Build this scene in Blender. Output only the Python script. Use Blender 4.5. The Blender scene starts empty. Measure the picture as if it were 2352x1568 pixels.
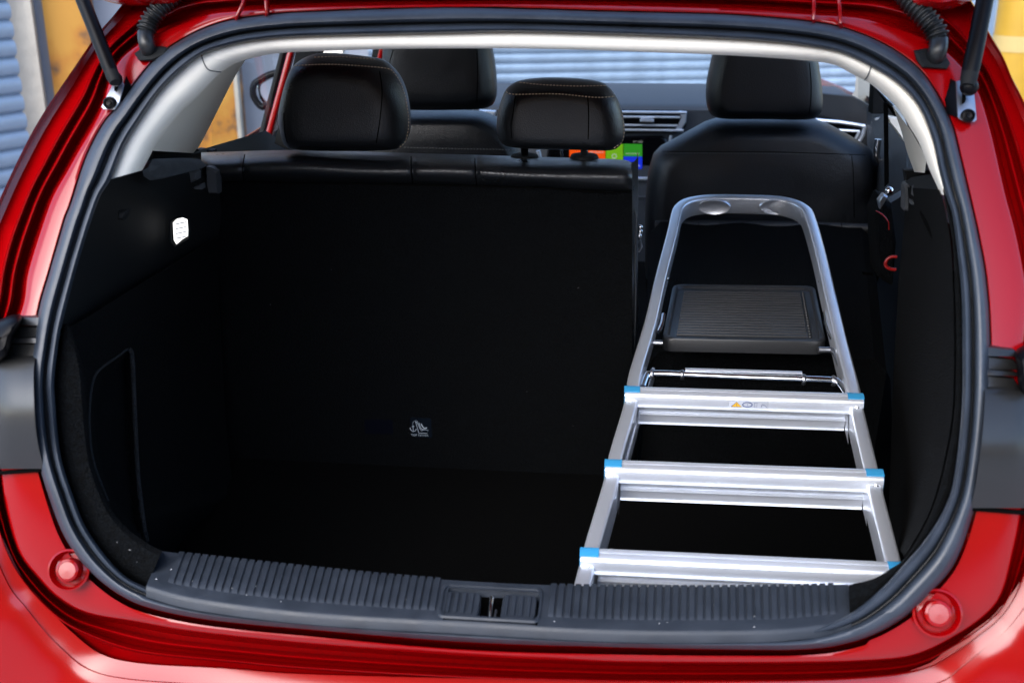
import bpy, math, random
import numpy as np
from mathutils import Vector, Matrix
from mathutils.bvhtree import BVHTree
random.seed(7); rng = np.random.default_rng(7)
R = math.radians
scn = bpy.context.scene
# ------------------------------------------------------------------ camera
CAM = Vector((0.145, -1.15, 1.51)); YAW = R(6.0); PIT = R(20.0); LENS = 40.0
W, H = 2352.0, 1568.0; FX = W*LENS/36.0
fwd = Vector((-math.sin(YAW)*math.cos(PIT), math.cos(YAW)*math.cos(PIT), -math.sin(PIT)))
rgt = Vector((math.cos(YAW), math.sin(YAW), 0)); upv = rgt.cross(fwd)
cd = bpy.data.cameras.new('camera'); cam = bpy.data.objects.new('camera', cd)
scn.collection.objects.link(cam); scn.camera = cam
cam.matrix_world = Matrix(((rgt.x, upv.x, -fwd.x, CAM.x), (rgt.y, upv.y, -fwd.y, CAM.y), (rgt.z, upv.z, -fwd.z, CAM.z), (0, 0, 0, 1)))
cd.lens = LENS; cd.sensor_width = 36; cd.clip_start = 0.05; cd.clip_end = 400
cd.dof.use_dof = True; cd.dof.focus_distance = 1.95; cd.dof.aperture_fstop = 5.6
# ------------------------------------------------------------------ light
SUN_EL, SUN_AZ = R(36), R(205)      # azimuth measured from +Y clockwise: behind the camera
world = bpy.data.worlds.new("World"); scn.world = world; world.use_nodes = True
wn = world.node_tree.nodes; wl = world.node_tree.links
sky = wn.new('ShaderNodeTexSky'); sky.sky_type = 'NISHITA'; sky.sun_disc = False
sky.sun_elevation = SUN_EL; sky.sun_rotation = SUN_AZ; sky.air_density = 1.0; sky.dust_density = 1.8; sky.ozone_density = 3.0
wl.new(sky.outputs[0], wn['Background'].inputs[0]); wn['Background'].inputs[1].default_value = 0.15
sl = bpy.data.lights.new('sun', 'SUN'); sl.energy = 1.4; sl.angle = R(72); sl.color = (1, .975, .94)
so = bpy.data.objects.new('sun', sl); scn.collection.objects.link(so)
sd = Vector((math.sin(SUN_AZ)*math.cos(SUN_EL), math.cos(SUN_AZ)*math.cos(SUN_EL), math.sin(SUN_EL)))
so.rotation_euler = (-sd).to_track_quat('-Z', 'Y').to_euler()
scn.view_settings.view_transform = 'Standard'; scn.view_settings.look = 'None'
scn.view_settings.exposure = 1.9; scn.view_settings.gamma = 1
scn.render.engine = 'CYCLES'
# ------------------------------------------------------------------ pixel -> point in the place
def ray(u, v):
    return (fwd + rgt*((u - W/2)/FX) + upv*((H/2 - v)/FX))
def onY(u, v, y): d = ray(u, v); return CAM + d*((y - CAM.y)/d.y)
def onX(u, v, x): d = ray(u, v); return CAM + d*((x - CAM.x)/d.x)
def onZ(u, v, z): d = ray(u, v); return CAM + d*((z - CAM.z)/d.z)
def onPl(u, v, p0, n): d = ray(u, v); return CAM + d*((p0 - CAM).dot(n)/d.dot(n))
def onG(u, v, g, off=0.0):
    y = g(0, 1.0)
    for _ in range(40):
        p = onY(u, v, y + off); ny = g(p.x, p.z); y += (ny - y)*0.8
        if abs(ny - y) < 1e-6: break
    return onY(u, v, y + off)
def gS(x, z):                     # the raked, bowed plane of the tailgate opening
    t = max(0.0, z - .70); return .081*t + .618*t*t + .15*x*x
def onS(u, v, off=0.0): return onG(u, v, gS, off)
def gB(x, z): return .85 + (1.07 - z)*.16     # rear of the bench backrest
def onB(u, v, off=0.0): return onG(u, v, gB, off)
# ------------------------------------------------------------------ materials
def nodes(m):
    m.use_nodes = True; return m.node_tree.nodes, m.node_tree.links
def mat(name, col, rough=.5, metal=0, coat=0, bump=None, spec=.5, var=0.0, vscale=8, coatr=.03, emis=None, rvar=0.0, sheen=0.0):
    m = bpy.data.materials.new(name); N, L = nodes(m); b = N['Principled BSDF']
    b.inputs['Base Color'].default_value = (*col, 1); b.inputs['Roughness'].default_value = rough
    b.inputs['Metallic'].default_value = metal; b.inputs['Coat Weight'].default_value = coat
    b.inputs['Coat Roughness'].default_value = coatr; b.inputs['Specular IOR Level'].default_value = spec
    b.inputs['Coat IOR'].default_value = 1.5 if coat == 1.0 else 1.5
    b.inputs['Sheen Weight'].default_value = sheen
    tc = N.new('ShaderNodeTexCoord')
    if emis: b.inputs['Emission Color'].default_value = (*emis[0], 1); b.inputs['Emission Strength'].default_value = emis[1]
    if var or rvar:
        n = N.new('ShaderNodeTexNoise'); n.inputs['Scale'].default_value = vscale; n.inputs['Detail'].default_value = 6
        L.new(tc.outputs['Object'], n.inputs['Vector'])
        if var:
            r = N.new('ShaderNodeMapRange'); r.inputs[3].default_value = 1 - var; r.inputs[4].default_value = 1 + var
            r.inputs[1].default_value = .3; r.inputs[2].default_value = .7
            L.new(n.outputs[0], r.inputs[0])
            mx = N.new('ShaderNodeVectorMath'); mx.operation = 'SCALE'; mx.inputs[0].default_value = col
            L.new(r.outputs[0], mx.inputs['Scale']); L.new(mx.outputs[0], b.inputs['Base Color'])
        if rvar:
            r = N.new('ShaderNodeMapRange'); r.inputs[3].default_value = max(0, rough - rvar); r.inputs[4].default_value = rough + rvar
            r.inputs[1].default_value = .3; r.inputs[2].default_value = .7
            L.new(n.outputs[0], r.inputs[0]); L.new(r.outputs[0], b.inputs['Roughness'])
    if bump:
        kind, sc, st, dist = bump
        if kind == 'noise': t = N.new('ShaderNodeTexNoise'); t.inputs['Detail'].default_value = 4
        else: t = N.new('ShaderNodeTexVoronoi')
        t.inputs['Scale'].default_value = sc; L.new(tc.outputs['Object'], t.inputs['Vector'])
        bp = N.new('ShaderNodeBump'); bp.inputs['Strength'].default_value = st; bp.inputs['Distance'].default_value = dist
        L.new(t.outputs[0], bp.inputs['Height']); L.new(bp.outputs[0], b.inputs['Normal'])
    return m
M = {}
M['paint'] = mat('red_paint', (.225, .0002, .0010), .45, .0, 1.0, rvar=.03, vscale=3, spec=.0, coatr=.17)
M['rubber'] = mat('rubber', (.024, .032, .046), .46, var=.22,  bump=('noise', 90, .12, .002), rvar=.08, vscale=25)
M['rubber_lip'] = mat('rubber_lip', (.022, .025, .030), .5, bump=('noise', 300, .2, .001))
M['beige'] = mat('beige_trim', (.90, .85, .75), .62, bump=('noise', 700, .15, .0006), var=.03, vscale=5)
M['black_plastic'] = mat('black_plastic', (.004, .005, .006), .7, spec=.25, bump=('voronoi', 900, .25, .0006))
M['grey_plastic'] = mat('grey_plastic', (.050, .055, .062), .48, bump=('voronoi', 900, .3, .0006), rvar=.06, vscale=30)
M['sill_plastic'] = mat('sill_plastic', (.018, .023, .032), .5, bump=('voronoi', 1100, .35, .0006), rvar=.08, vscale=30, var=.15)
M['bellows'] = mat('bellows_rubber', (.006, .007, .008), .42)
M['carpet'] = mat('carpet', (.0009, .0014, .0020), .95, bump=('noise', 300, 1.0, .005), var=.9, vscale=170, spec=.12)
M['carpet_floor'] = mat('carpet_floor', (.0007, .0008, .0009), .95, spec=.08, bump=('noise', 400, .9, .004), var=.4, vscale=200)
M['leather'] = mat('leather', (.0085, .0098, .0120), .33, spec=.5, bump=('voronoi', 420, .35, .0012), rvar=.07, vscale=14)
M['leather_front'] = mat('leather_front', (.0055, .0068, .0095), .38, bump=('voronoi', 420, .35, .0012), rvar=.07, vscale=14)  # darker copy of the leather, offsets sunlight on the front seats by colour
M['leather_side'] = mat('leather_side', (.020, .020, .021), .45, bump=('voronoi', 420, .3, .0012))
M['seam'] = mat('seam', (.001, .001, .001), .9, spec=.05)
M['thread'] = mat('thread', (.75, .58, .40), .7)
M['thread_grey'] = mat('thread_grey', (.12, .12, .12), .7)
M['thread_grey2'] = mat('pale_grit', (.35, .36, .38), .8)
M['alu'] = mat('aluminium', (.84, .87, .93), .33, .80, rvar=.03, vscale=12)
M['alu_satin'] = mat('aluminium_satin', (.86, .91, 1.0), .36, .74, rvar=.03, vscale=18)
M['chrome'] = mat('chrome', (.8, .82, .84), .12, 1.0)
M['steel'] = mat('zinc_steel', (.42, .44, .48), .38, 1.0, rvar=.1, vscale=60)
M['blue'] = mat('blue_plastic', (.03, .24, .46), .45)
M['gloss_black'] = mat('gloss_black', (.0015, .0015, .0025), .42, spec=.12)
M['tray'] = mat('tray_plastic', (.020, .021, .023), .38, bump=('noise', 500, .2, .0006))
M['lamp'] = mat('lamp_lens', (.8, .8, .8), .3, emis=((1, .98, .95), .42))
M['dash'] = mat('dash_plastic', (.035, .040, .048), .6, bump=('voronoi', 500, .3, .001))
M['label_navy'] = mat('label_navy', (.0022, .005, .010), .9, spec=.08)
M['label_faint'] = mat('label_faint', (.0012, .0018, .005), .9, spec=.05)
M['label_white'] = mat('label_print', (.35, .4, .45), .7)
M['white'] = mat('white_sticker', (.42, .45, .52), .5)
M['amber'] = mat('amber_print', (.75, .42, .03), .5)
M['navyp'] = mat('navy_print', (.02, .05, .16), .5)
M['screen'] = mat('screen_glass', (.003, .003, .004), .12)
M['orange_e'] = mat('tile_orange', (.0, .0, .0), .3, emis=((.80, .08, .005), 0.27))
M['green_e'] = mat('tile_green', (.0, .0, .0), .3, emis=((.16, .42, .01), 0.24))
M['teal_e'] = mat('tile_teal', (.0, .0, .0), .3, emis=((.03, .28, .02), 0.24))
M['blue_e'] = mat('tile_blue', (.0, .0, .0), .3, emis=((.01, .03, .62), 0.27))
M['text_e'] = mat('tile_text', (.0, .0, .0), .3, emis=((.7, .75, .7), 0.16))
M['belt_red'] = mat('red_hook', (.22, .004, .004), .35)
M['lampback'] = mat('lamp_housing', (.011, .011, .011), .42, .2, .45, coatr=.2)
M['asphalt'] = mat('yard_concrete', (.33, .33, .34), .9, bump=('noise', 60, .6, .01), var=.2, vscale=3)  # yard concrete, colour lightened to bounce more light onto the header trim
M['slat'] = mat('shutter_slat', (.22, .29, .38), .42, .35, var=.12, vscale=6, rvar=.08)
M['concrete'] = mat('painted_render', (.34, .31, .26), .85, bump=('noise', 30, .4, .01), var=.12, vscale=5)
M['grey_wall'] = mat('grey_cladding', (.22, .24, .28), .6, var=.08, vscale=3)
M['brick_m'] = mat('brick', (.60, .30, .12), .9, var=.2, vscale=20)
M['door_int'] = mat('door_card', (.022, .024, .028), .5, bump=('voronoi', 600, .3, .001))
def yellow_mat():
    m = bpy.data.materials.new('yellow_paint_rusty'); N, L = nodes(m); b = N['Principled BSDF']; b.inputs['Roughness'].default_value = .6
    tc = N.new('ShaderNodeTexCoord'); n = N.new('ShaderNodeTexNoise'); n.inputs['Scale'].default_value = 5; n.inputs['Detail'].default_value = 8
    L.new(tc.outputs['Object'], n.inputs['Vector'])
    cr = N.new('ShaderNodeValToRGB'); e = cr.color_ramp.elements
    e[0].position = .40; e[0].color = (.05, .025, .015, 1); e[1].position = .50; e[1].color = (.32, .125, .006, 1)
    x = cr.color_ramp.elements.new(.62); x.color = (.36, .17, .015, 1)
    L.new(n.outputs[0], cr.inputs[0]); L.new(cr.outputs[0], b.inputs['Base Color']); return m
M['yellow'] = yellow_mat()
def glass_mat():
    m = bpy.data.materials.new('window_glass'); N, L = nodes(m); N.remove(N['Principled BSDF'])
    t = N.new('ShaderNodeBsdfTransparent'); t.inputs[0].default_value = (.90, .94, .95, 1)
    g = N.new('ShaderNodeBsdfGlossy'); g.inputs['Roughness'].default_value = .02
    f0 = N.new('ShaderNodeLayerWeight'); f0.inputs[0].default_value = .5
    fp = N.new('ShaderNodeMath'); fp.operation = 'POWER'; fp.inputs[1].default_value = 4.5; L.new(f0.outputs['Facing'], fp.inputs[0])
    f = N.new('ShaderNodeMath'); f.operation = 'MULTIPLY_ADD'; f.inputs[1].default_value = .45; f.inputs[2].default_value = .03; L.new(fp.outputs[0], f.inputs[0])
    mx = N.new('ShaderNodeMixShader'); L.new(f.outputs[0], mx.inputs[0]); L.new(t.outputs[0], mx.inputs[1]); L.new(g.outputs[0], mx.inputs[2])
    L.new(mx.outputs[0], N['Material Output'].inputs[0]); return m
M['glass'] = glass_mat()
# ------------------------------------------------------------------ objects
def thing(name, label, cat, loc=(0, 0, 0), group=None):
    o = bpy.data.objects.new(name, None); scn.collection.objects.link(o); o.location = loc; o.empty_display_size = .1
    o['label'] = label; o['category'] = cat
    if group: o['group'] = group
    return o
def base(o):                      # world position of a parent chain (locations only)
    p = Vector((0, 0, 0))
    while o: p += Vector(o.location); o = o.parent
    return p
def mk(name, V, F, m, parent=None, smooth=True, label=None, kind=None, auto=40):
    me = bpy.data.meshes.new(name); b = base(parent) if parent else Vector((0, 0, 0))
    me.from_pydata([tuple(Vector(v) - b) for v in V], [], F); me.update()
    mm = M[m] if isinstance(m, str) else m
    me.materials.append(mm)
    import bmesh
    bm = bmesh.new(); bm.from_mesh(me); bmesh.ops.recalc_face_normals(bm, faces=bm.faces)
    if smooth:
        a = R(auto)
        for f in bm.faces: f.smooth = True
        for e in bm.edges:
            if len(e.link_faces) == 2 and e.calc_face_angle(0) > a: e.smooth = False
    bm.to_mesh(me); bm.free()
    o = bpy.data.objects.new(name, me); scn.collection.objects.link(o)
    if parent: o.parent = parent
    if label: o['label'] = label
    if kind: o['kind'] = kind
    return o
class MB:
    def __init__(s): s.V = []; s.F = []
    def add(s, V, F):
        k = len(s.V); s.V += [Vector(v) for v in V]; s.F += [tuple(i + k for i in f) for f in F]; return s
    def build(s, name, m, parent=None, **k): return mk(name, s.V, s.F, m, parent, **k)
def grid(rows, closed=False, caps=False):
    n = len(rows[0]); V = [p for r in rows for p in r]; F = []
    for i in range(len(rows) - 1):
        for j in range(n if closed else n - 1):
            a = i*n + j; b = i*n + (j + 1) % n
            F.append((a, b, b + n, a + n))
    if caps:
        F.append(tuple(range(n))); F.append(tuple(range(len(V) - n, len(V)))[::-1])
    return V, F
def cr(pts, n=8, closed=False):   # Catmull-Rom
    P = [np.array(p, float) for p in pts]; out = []; m = len(P)
    for i in range(m if closed else m - 1):
        if closed: a, b, c, d = P[i - 1], P[i], P[(i + 1) % m], P[(i + 2) % m]
        else: a, b, c, d = P[max(i - 1, 0)], P[i], P[i + 1], P[min(i + 2, m - 1)]
        for k in range(n):
            t = k/n
            out.append(.5*((2*b) + (-a + c)*t + (2*a - 5*b + 4*c - d)*t*t + (-a + 3*b - 3*c + d)*t**3))
    if not closed: out.append(P[-1])
    return out
def resample(pts, n):
    P = np.array([tuple(p) for p in pts], float); s = np.r_[0, np.cumsum(np.linalg.norm(np.diff(P, axis=0), axis=1))]
    t = np.linspace(0, s[-1], n); return [np.array([np.interp(x, s, P[:, k]) for k in range(P.shape[1])]) for x in t]
def tube(path, rad, n=12, caps=True, sect=None, up=None):
    """sweep a circle (or sect = list of (a,b) offsets) along 3-D path; rad may be a list"""
    P = [Vector(p) for p in path]; rows = []
    T = [(P[min(i + 1, len(P) - 1)] - P[max(i - 1, 0)]).normalized() for i in range(len(P))]
    u0 = Vector(up) if up else (Vector((0, 0, 1)) if abs(T[0].z) < .9 else Vector((1, 0, 0)))
    for i, p in enumerate(P):
        t = T[i]; a = (u0 - t*u0.dot(t)).normalized()
        if not up: u0 = a
        b = t.cross(a); r = rad[i] if isinstance(rad, (list, tuple)) else rad
        if sect: rows.append([p + a*s[1]*r + b*s[0]*r for s in sect])
        else: rows.append([p + (a*math.cos(k*2*math.pi/n) + b*math.sin(k*2*math.pi/n))*r for k in range(n)])
    return grid(rows, closed=True, caps=caps)
def rrect(w, h, r, n=4):
    o = []
    for cx, cy, a in ((w/2 - r, h/2 - r, 0), (-w/2 + r, h/2 - r, 90), (-w/2 + r, -h/2 + r, 180), (w/2 - r, -h/2 + r, 270)):
        for k in range(n + 1):
            t = R(a + 90*k/n); o.append((cx + r*math.cos(t), cy + r*math.sin(t)))
    return o
def plate(pts, d, bev=.0015):     # thick plate from 3-D outline, thickness vector d, small bevel
    P = [Vector(p) for p in pts]; d = Vector(d); c = sum(P, Vector())/len(P)
    sh = lambda k: [p + (c - p).normalized()*k for p in P]
    rows = [sh(bev), [p + d*min(.4, bev/max(d.length, 1e-6)) for p in P], [p + d for p in P]]
    V, F = grid(rows, closed=True); n = len(P)
    F.append(tuple(range(n))[::-1]); F.append(tuple(range(2*n, 3*n))); return V, F
def pillow(px, y, depth, edge=.45, tops=9, yfun=None, cen=None, power=1.0):
    """cushion from an outline in the photo at depth y: rounded rear face towards the camera and rounded far side"""
    o = resample(cr(px, 6, True) + [cr(px, 6, True)[0]], 73)[:-1]
    c = np.mean(o, axis=0) if cen is None else np.array(cen)
    rows = []; K = tops
    prof = []
    for k in range(K + 1):        # from centre front to rim
        a = k/K*math.pi/2; prof.append(((1 - edge) + edge*math.sin(a) if k else .0, -math.cos(a)))
    fr = [(.0, -1), (.3, -1.0), (.5, -.995)] + [((1 - edge) + edge*math.sin(k/K*math.pi/2), -math.cos(k/K*math.pi/2)) for k in range(1, K + 1)]
    bk = [((1 - edge*.6) + edge*.6*math.cos(k/4*math.pi/2), math.sin(k/4*math.pi/2)) for k in range(1, 5)]
    for s, dd in fr + bk:
        s = max(s, .004); r = []
        for q in o:
            pxy = c + (q - c)*s
            pr = onY(*(c + (q - c)*min(s, 1)), y + 0); yy = y + dd*depth*.5
            p = onY(pxy[0], pxy[1], y); r.append(Vector((p.x, yy, p.z)))
        rows.append(r)
    V, F = grid(rows, closed=True); n = len(rows[0]); F.append(tuple(range(len(V) - n, len(V)))); F.append(tuple(range(n)))
    return V, F
def bvh(o):
    b = base(o); me = o.data
    return BVHTree.FromPolygons([v.co + b for v in me.vertices], [tuple(p.vertices) for p in me.polygons])
def hit(t, u, v):
    d = ray(u, v).normalized(); r = t.ray_cast(CAM, d); return (r[0], r[1]) if r[0] else (None, None)
def seam(o, px, r=.0012, m='seam', name='seam', parent=None, n=30, lift=0):
    t = bvh(o); pts = []
    for q in resample(cr(px, 6), n):
        h, nn = hit(t, q[0], q[1])
        if h: pts.append(h - ray(q[0], q[1]).normalized()*lift)
    if len(pts) > 2: return mk(name, *tube(pts, r, 6), m, parent)
def stitches(o, px, m='thread', parent=None, pitch=7.5, r=.0010, duty=.62):
    t = bvh(o); c = cr(px, 8); L = sum(np.linalg.norm(c[i + 1] - c[i]) for i in range(len(c) - 1)); n = max(3, int(L/pitch)*2)
    q = resample(c, n); mb = MB()
    for i in range(0, n - 1, 2):
        a, _ = hit(t, *q[i]); b, _ = hit(t, *(q[i] + (q[i + 1] - q[i])*duty*1.6))
        if a and b: 
            o1 = ray(*q[i]).normalized()*(-.0008)
            mb.add(*tube([a + o1, b + o1], r, 5))
    return mb.build('stitching', m, parent, kind='stuff') if mb.V else None
def lathe(c, n, prof, seg=28):    # prof: (radius, height along n)
    n = Vector(n).normalized(); a = n.orthogonal().normalized(); b = n.cross(a); c = Vector(c)
    rows = [[c + n*h + (a*math.cos(k*2*math.pi/seg) + b*math.sin(k*2*math.pi/seg))*max(r, 1e-5) for k in range(seg)] for r, h in prof]
    return grid(rows, closed=True)
def text(s, loc, xdir, ydir, size, m, parent, name='lettering'):
    cu = bpy.data.curves.new(name, 'FONT'); cu.body = s; cu.size = size; cu.align_x = 'CENTER'; cu.align_y = 'CENTER'; cu.extrude = size*.02
    t = bpy.data.objects.new('tmp', cu); scn.collection.objects.link(t)
    dg = bpy.context.evaluated_depsgraph_get(); me = bpy.data.meshes.new_from_object(t.evaluated_get(dg)); bpy.data.objects.remove(t)
    x = Vector(xdir).normalized(); y = Vector(ydir); y = (y - x*y.dot(x)).normalized(); z = x.cross(y); loc = Vector(loc)
    V = [loc + x*v.co.x + y*v.co.y + z*v.co.z for v in me.vertices]; F = [tuple(p.vertices) for p in me.polygons]
    return mk(name, V, F, m, parent, smooth=False)
# ------------------------------------------------------------------ contours traced round the opening (photo units)
CX, CY = 1176.0, 760.0
SO = [(1000,18),(1200,21),(1400,27),(1646,33),(1766,40.5),(1856,49.5),(1931,63),(2006,90),(2066,123),(2111,159),(2141,198),(2162,234),(2187,288),(2205,360),(2231,470),(2247,542),(2265,644),(2274,784),(2271,941),(2259,1060),(2239,1165),(2193,1293),(2125,1373),(2077,1417),(2005,1457),(1925,1481),(1845,1490),(1725,1491),(1411,1485),(1066,1473),(706,1444),(585,1434),(450,1418),(337,1393),(270,1362),(212,1317),(173,1272),(135,1204),(92,1078),(72,984),(67,862),(73,812),(90,707),(115,620),(150,500),(162,470),(198,360),(237,285),(264,252),(300,204),(360,132),(420,90),(480,61.5),(540,45),(630,33),(706,28)]
SI = [(1000,77),(1176,73.5),(1400,79),(1646,88.5),(1766,96),(1856,106.5),(1931,121.5),(2006,156),(2066,195),(2111,246),(2141,318),(2157,390),(2173,450),(2187,494),(2199,584),(2208,674),(2210,784),(2208,941),(2191,1093),(2169,1165),(2125,1237),(2077,1293),(2025,1349),(1949,1431-22),(1845,1446),(1725,1453),(1411,1452),(1066,1432),(706,1410),(450,1378),(333,1346),(270,1306),(202,1218),(166,1132),(139,1042),(126,907),(126,862),(138,767),(156,692),(180,602),(210,506),(231,449),(255,411),(285,336),(315,285),(360,219),(405,171),(462,127),(525,105),(600,91.5),(706,84)]
K3 = [(1176,11),(1650,20),(1864,34),(1971,42),(2038,60),(2088,76),(2140,96),(2178,124),(2210,156),(2235,190),(2254,230),(2278,314),(2307,440),(2334,542),(2356,659),(2358,720),(2350,800),(2345,900),(2347,1000),(2347,1100),(2343,1183),(2325,1273),(2301,1361),(2265,1409),(2197,1457),(2105,1501),(2005,1515),(1803,1521),(1458,1520),(1308,1515),(1098,1506),(706,1477),(450,1450),(315,1427),(202,1407),(135,1371),(90,1326),(45,1267),(18,1177),(4,1087),(0,1000),(5,900),(20,800),(42,735),(56,690),(62,640),(72,600),(95,527),(122,452),(156,392),(182,345),(232,255),(248,200),(260,165),(281,133),(313,107),(350,84),(420,56),(475,36),(528,28),(700,18)]
K6 = [(1176,-70),(1800,-66),(2120,-60),(2200,-30),(2240,20),(2279,90),(2306,135),(2327,186),(2352,234),(2392,330),(2430,450),(2450,600),(2460,760),(2455,900),(2445,1100),(2420,1250),(2375,1360),(2317,1441),(2285,1469),(2205,1533),(2165,1562),(2060,1590),(1800,1606),(1176,1606),(700,1590),(486,1572),(292,1557),(198,1533),(135,1483),(90,1434),(54,1389),(27,1357),(0,1303),(-40,1200),(-70,1080),(-85,900),(-70,740),(-40,560),(0,456),(60,330),(99,261),(135,207),(168,159),(207,102),(237,63),(261,36),(285,5),(320,-40),(420,-62)]
def polar(pts):
    P = np.array(cr(pts, 8, True)); a = np.arctan2(P[:, 1] - CY, P[:, 0] - CX); r = np.hypot(P[:, 1] - CY, P[:, 0] - CX)
    o = np.argsort(a); a = a[o]; r = r[o]; A = np.r_[a - 2*np.pi, a, a + 2*np.pi]; RR = np.r_[r, r, r]
    return lambda t: np.interp(t, A, RR)
rSO, rSI, rK3, rK6 = polar(SO), polar(SI), polar(K3), polar(K6)
NS = 420
_c = resample(cr(SO, 8, True) + [cr(SO, 8, True)[0]], NS + 1)[:-1]
TH = np.array([math.atan2(p[1] - CY, p[0] - CX) for p in _c])
TH = np.unwrap(TH)
def pt(t, r): return (CX + r*math.cos(t), CY + r*math.sin(t))
def ring(rf, off, th=TH):
    return [onS(*pt(t, rf(t)), (off(t) if callable(off) else off)) for t in th]
def lerp(fa, fb, k): return lambda t: fa(t)*(1 - k) + fb(t)*k
# ================================================================== THE CAR
car = thing('car', 'red hatchback seen from behind with its tailgate open, dark boot and beige trim', 'car', (0, 1.6, 0))
# --- painted rear body around the opening
botw = lambda t: max(0.0, min(1.0, (math.sin(t) - .25)/.35))          # 1 along the bottom
gap = lambda t: rSO(t) + 3 + 13*botw(t)*(1 if math.cos(t) < .75 else .4)
rows = [ring(lambda t: rSO(t) - 14, .03), ring(lambda t: rSO(t) + 1, .028), ring(gap, lambda t: .055*botw(t) + .002),
        ring(lambda t: gap(t) + 2, lambda t: .001), ring(lerp(gap, rK3, .3), -.0005), ring(lerp(gap, rK3, .6), -.0008), ring(lambda t: rK3(t) - 5, 0.0)]
for k, off in ((0, .002), (.015, .006), (.04, .022), (.10, .040), (.185, .042), (.255, .012), (.268, .007), (.28, .006), (.30, .007), (.315, .014), (.33, .026), (.40, .030), (.465, .006), (.475, .003), (.485, .002), (.50, .004), (.53, .022), (.8, .030), (.93, .024), (.975, .012), (1.0, .0)):
    rows.append(ring(lerp(rK3, rK6, k), off))
last = rows[-1]
rows.append([p + Vector((math.copysign(.012, p.x)*(1 - botw(t)), .05*(1 - botw(t)) + .01, -.02*botw(t) + .004*(1 - botw(t)))) for p, t in zip(last, TH)])
rows.append([p + Vector((math.copysign(.03, p.x)*(1 - botw(t)), .35*(1 - botw(t)) + .02, -.25*botw(t))) for p, t in zip(last, TH)])
body = mk('rear_body', *grid(rows, closed=True), 'paint', car, auto=30)
# roof, sides, floor of the shell
def curved(y0, y1, x0, x1, z, sag, n=10):
    return grid([[Vector((x, y, z(y) - sag*((x/.6)**2))) for x in np.linspace(x0, x1, 13)] for y in np.linspace(y0, y1, n)])
mk('roof', *curved(.52, 2.1, -.68, .68, lambda y: 1.505 + .05*math.sin((y - .4)/1.7*math.pi), .05), 'paint', car)
mk('headliner', *curved(.46, 2.1, -.60, .60, lambda y: 1.475 + .045*math.sin((y - .4)/1.7*math.pi), .05), 'beige', car)
for s in (-1, 1):
    lp_ = sorted([p for p, t in zip(rows[-1], TH) if p.x*s > .3 and botw(t) < .6 and p.z < 1.06], key=lambda p: p.z)
    up_ = sorted([p for p, t in zip(rows[-1], TH) if p.x*s > .3 and botw(t) < .3 and p.z >= 1.03], key=lambda p: p.z)
    if len(lp_) > 3:
        lp_ = [Vector((lp_[0].x, lp_[0].y, .28)), Vector((lp_[0].x + s*.02, lp_[0].y, .42))] + lp_[::3] + [lp_[-1]]
        V, F = grid([[Vector((s*max(abs(p.x), .0) + s*bx*(1.3 if s > 0 else 1)*(1 - (.3 if s > 0 else .6)*max(0, (p.z - .7)/.35)), yy if k else p.y, min(p.z, 1.03 if yy < 3 else .98))) for p in lp_] for k, (yy, bx) in enumerate(((0, 0), (.8, .06), (1.2, .11), (2.0, .20), (3.0, .19), (3.7, .08)))])
        mk('side_panel', V, F, 'paint', car)
    if len(up_) > 3:
        V, F = grid([[p, p + Vector((0, .10, 0)), p + Vector((-s*.01, max(.0, 1.0 - p.y - .2*(p.z - 1.03)), 0))] for p in up_[::2] + [up_[-1]]])
        mk('quarter_panel_skin', V, F, 'paint', car)
    ro = [Vector((s*.70, .98, 1.36)), Vector((s*.68, 1.5, 1.44)), Vector((s*.66, 2.15, 1.44)), Vector((s*.70, 3.1, 1.0))]
    mk('roof_rail', *tube([Vector(q) for q in cr(ro, 6)], .022, 8), 'paint', car)
mk('bonnet', *grid([[Vector((x, y, 0.93 - (y - 2.9)*.16 - .04*(x/.8)**2)) for x in np.linspace(-.78, .78, 9)] for y in (3.24, 3.4, 3.6, 3.85)]), 'paint', car)
mk('cabin_floor', *grid([[Vector((a, y, .40)), Vector((b, y, .40))] for y, a, b in ((.90, -.72, .74), (1.2, -.76, .84), (1.8, -.8, .90), (3.4, -.8, .90))]), 'carpet_floor', car)
# --- bumper shelf
tb = [t for t in TH if math.sin(t) > .30 and CY + rK6(t)*math.sin(t) > 1130]
tb.sort()
br = []
for o_, y_, in ((-.006, .012), (.0, .004), (.0025, -.004), (.006, -.010), (.012, -.017), (.022, -.026), (.036, -.036), (.052, -.040), (.064, -.030), (.072, .01), (.075, .12), (.078, .35)):
    rw = []
    for t in tb:
        p = onS(*pt(t, rK6(t)), 0.0); bw = botw(t); q = Vector((p.x, 0, (p.z - 1.05)*1.1)).normalized()
        rw.append(p + q*o_*(1 + 2.6*bw) + Vector((0, y_*(1 - (.35*bw if y_ < 0 else 0)), 0)))
    br.append(rw)
bumper = mk('bumper', *grid(br), 'paint', car, auto=60)
# crease across the bumper on the right hand side
pts = [onS(u, v, -.045) for u, v in ((2268, 1500), (2300, 1480), (2352, 1478), (2420, 1480))]
# --- seal
sb = [(0.0, .014), (.01, .004), (.05, -.008), (.14, -.016), (.28, -.020), (.42, -.018), (.52, -.010), (.565, .002), (.575, .010)]
sl_ = [(.60, .012), (.66, .004), (.69, -.006), (.76, -.010), (.86, -.010), (.94, -.005), (.985, .004), (1.0, .016), (1.0, .035)]
seal = mk('opening_seal', *grid([ring(lerp(rSO, rSI, k), o) for k, o in sb], closed=True), 'rubber', car, auto=70)
mk('seal_lip', *grid([ring(lerp(rSO, rSI, k), o) for k, o in sl_], closed=True), 'rubber', seal, auto=70)
mk('seal_groove', *grid([ring(lerp(rSO, rSI, k), o) for k, o in ((.54, .014), (.59, .009), (.62, .009), (.67, .014))], closed=True), 'seam', seal)
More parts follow.
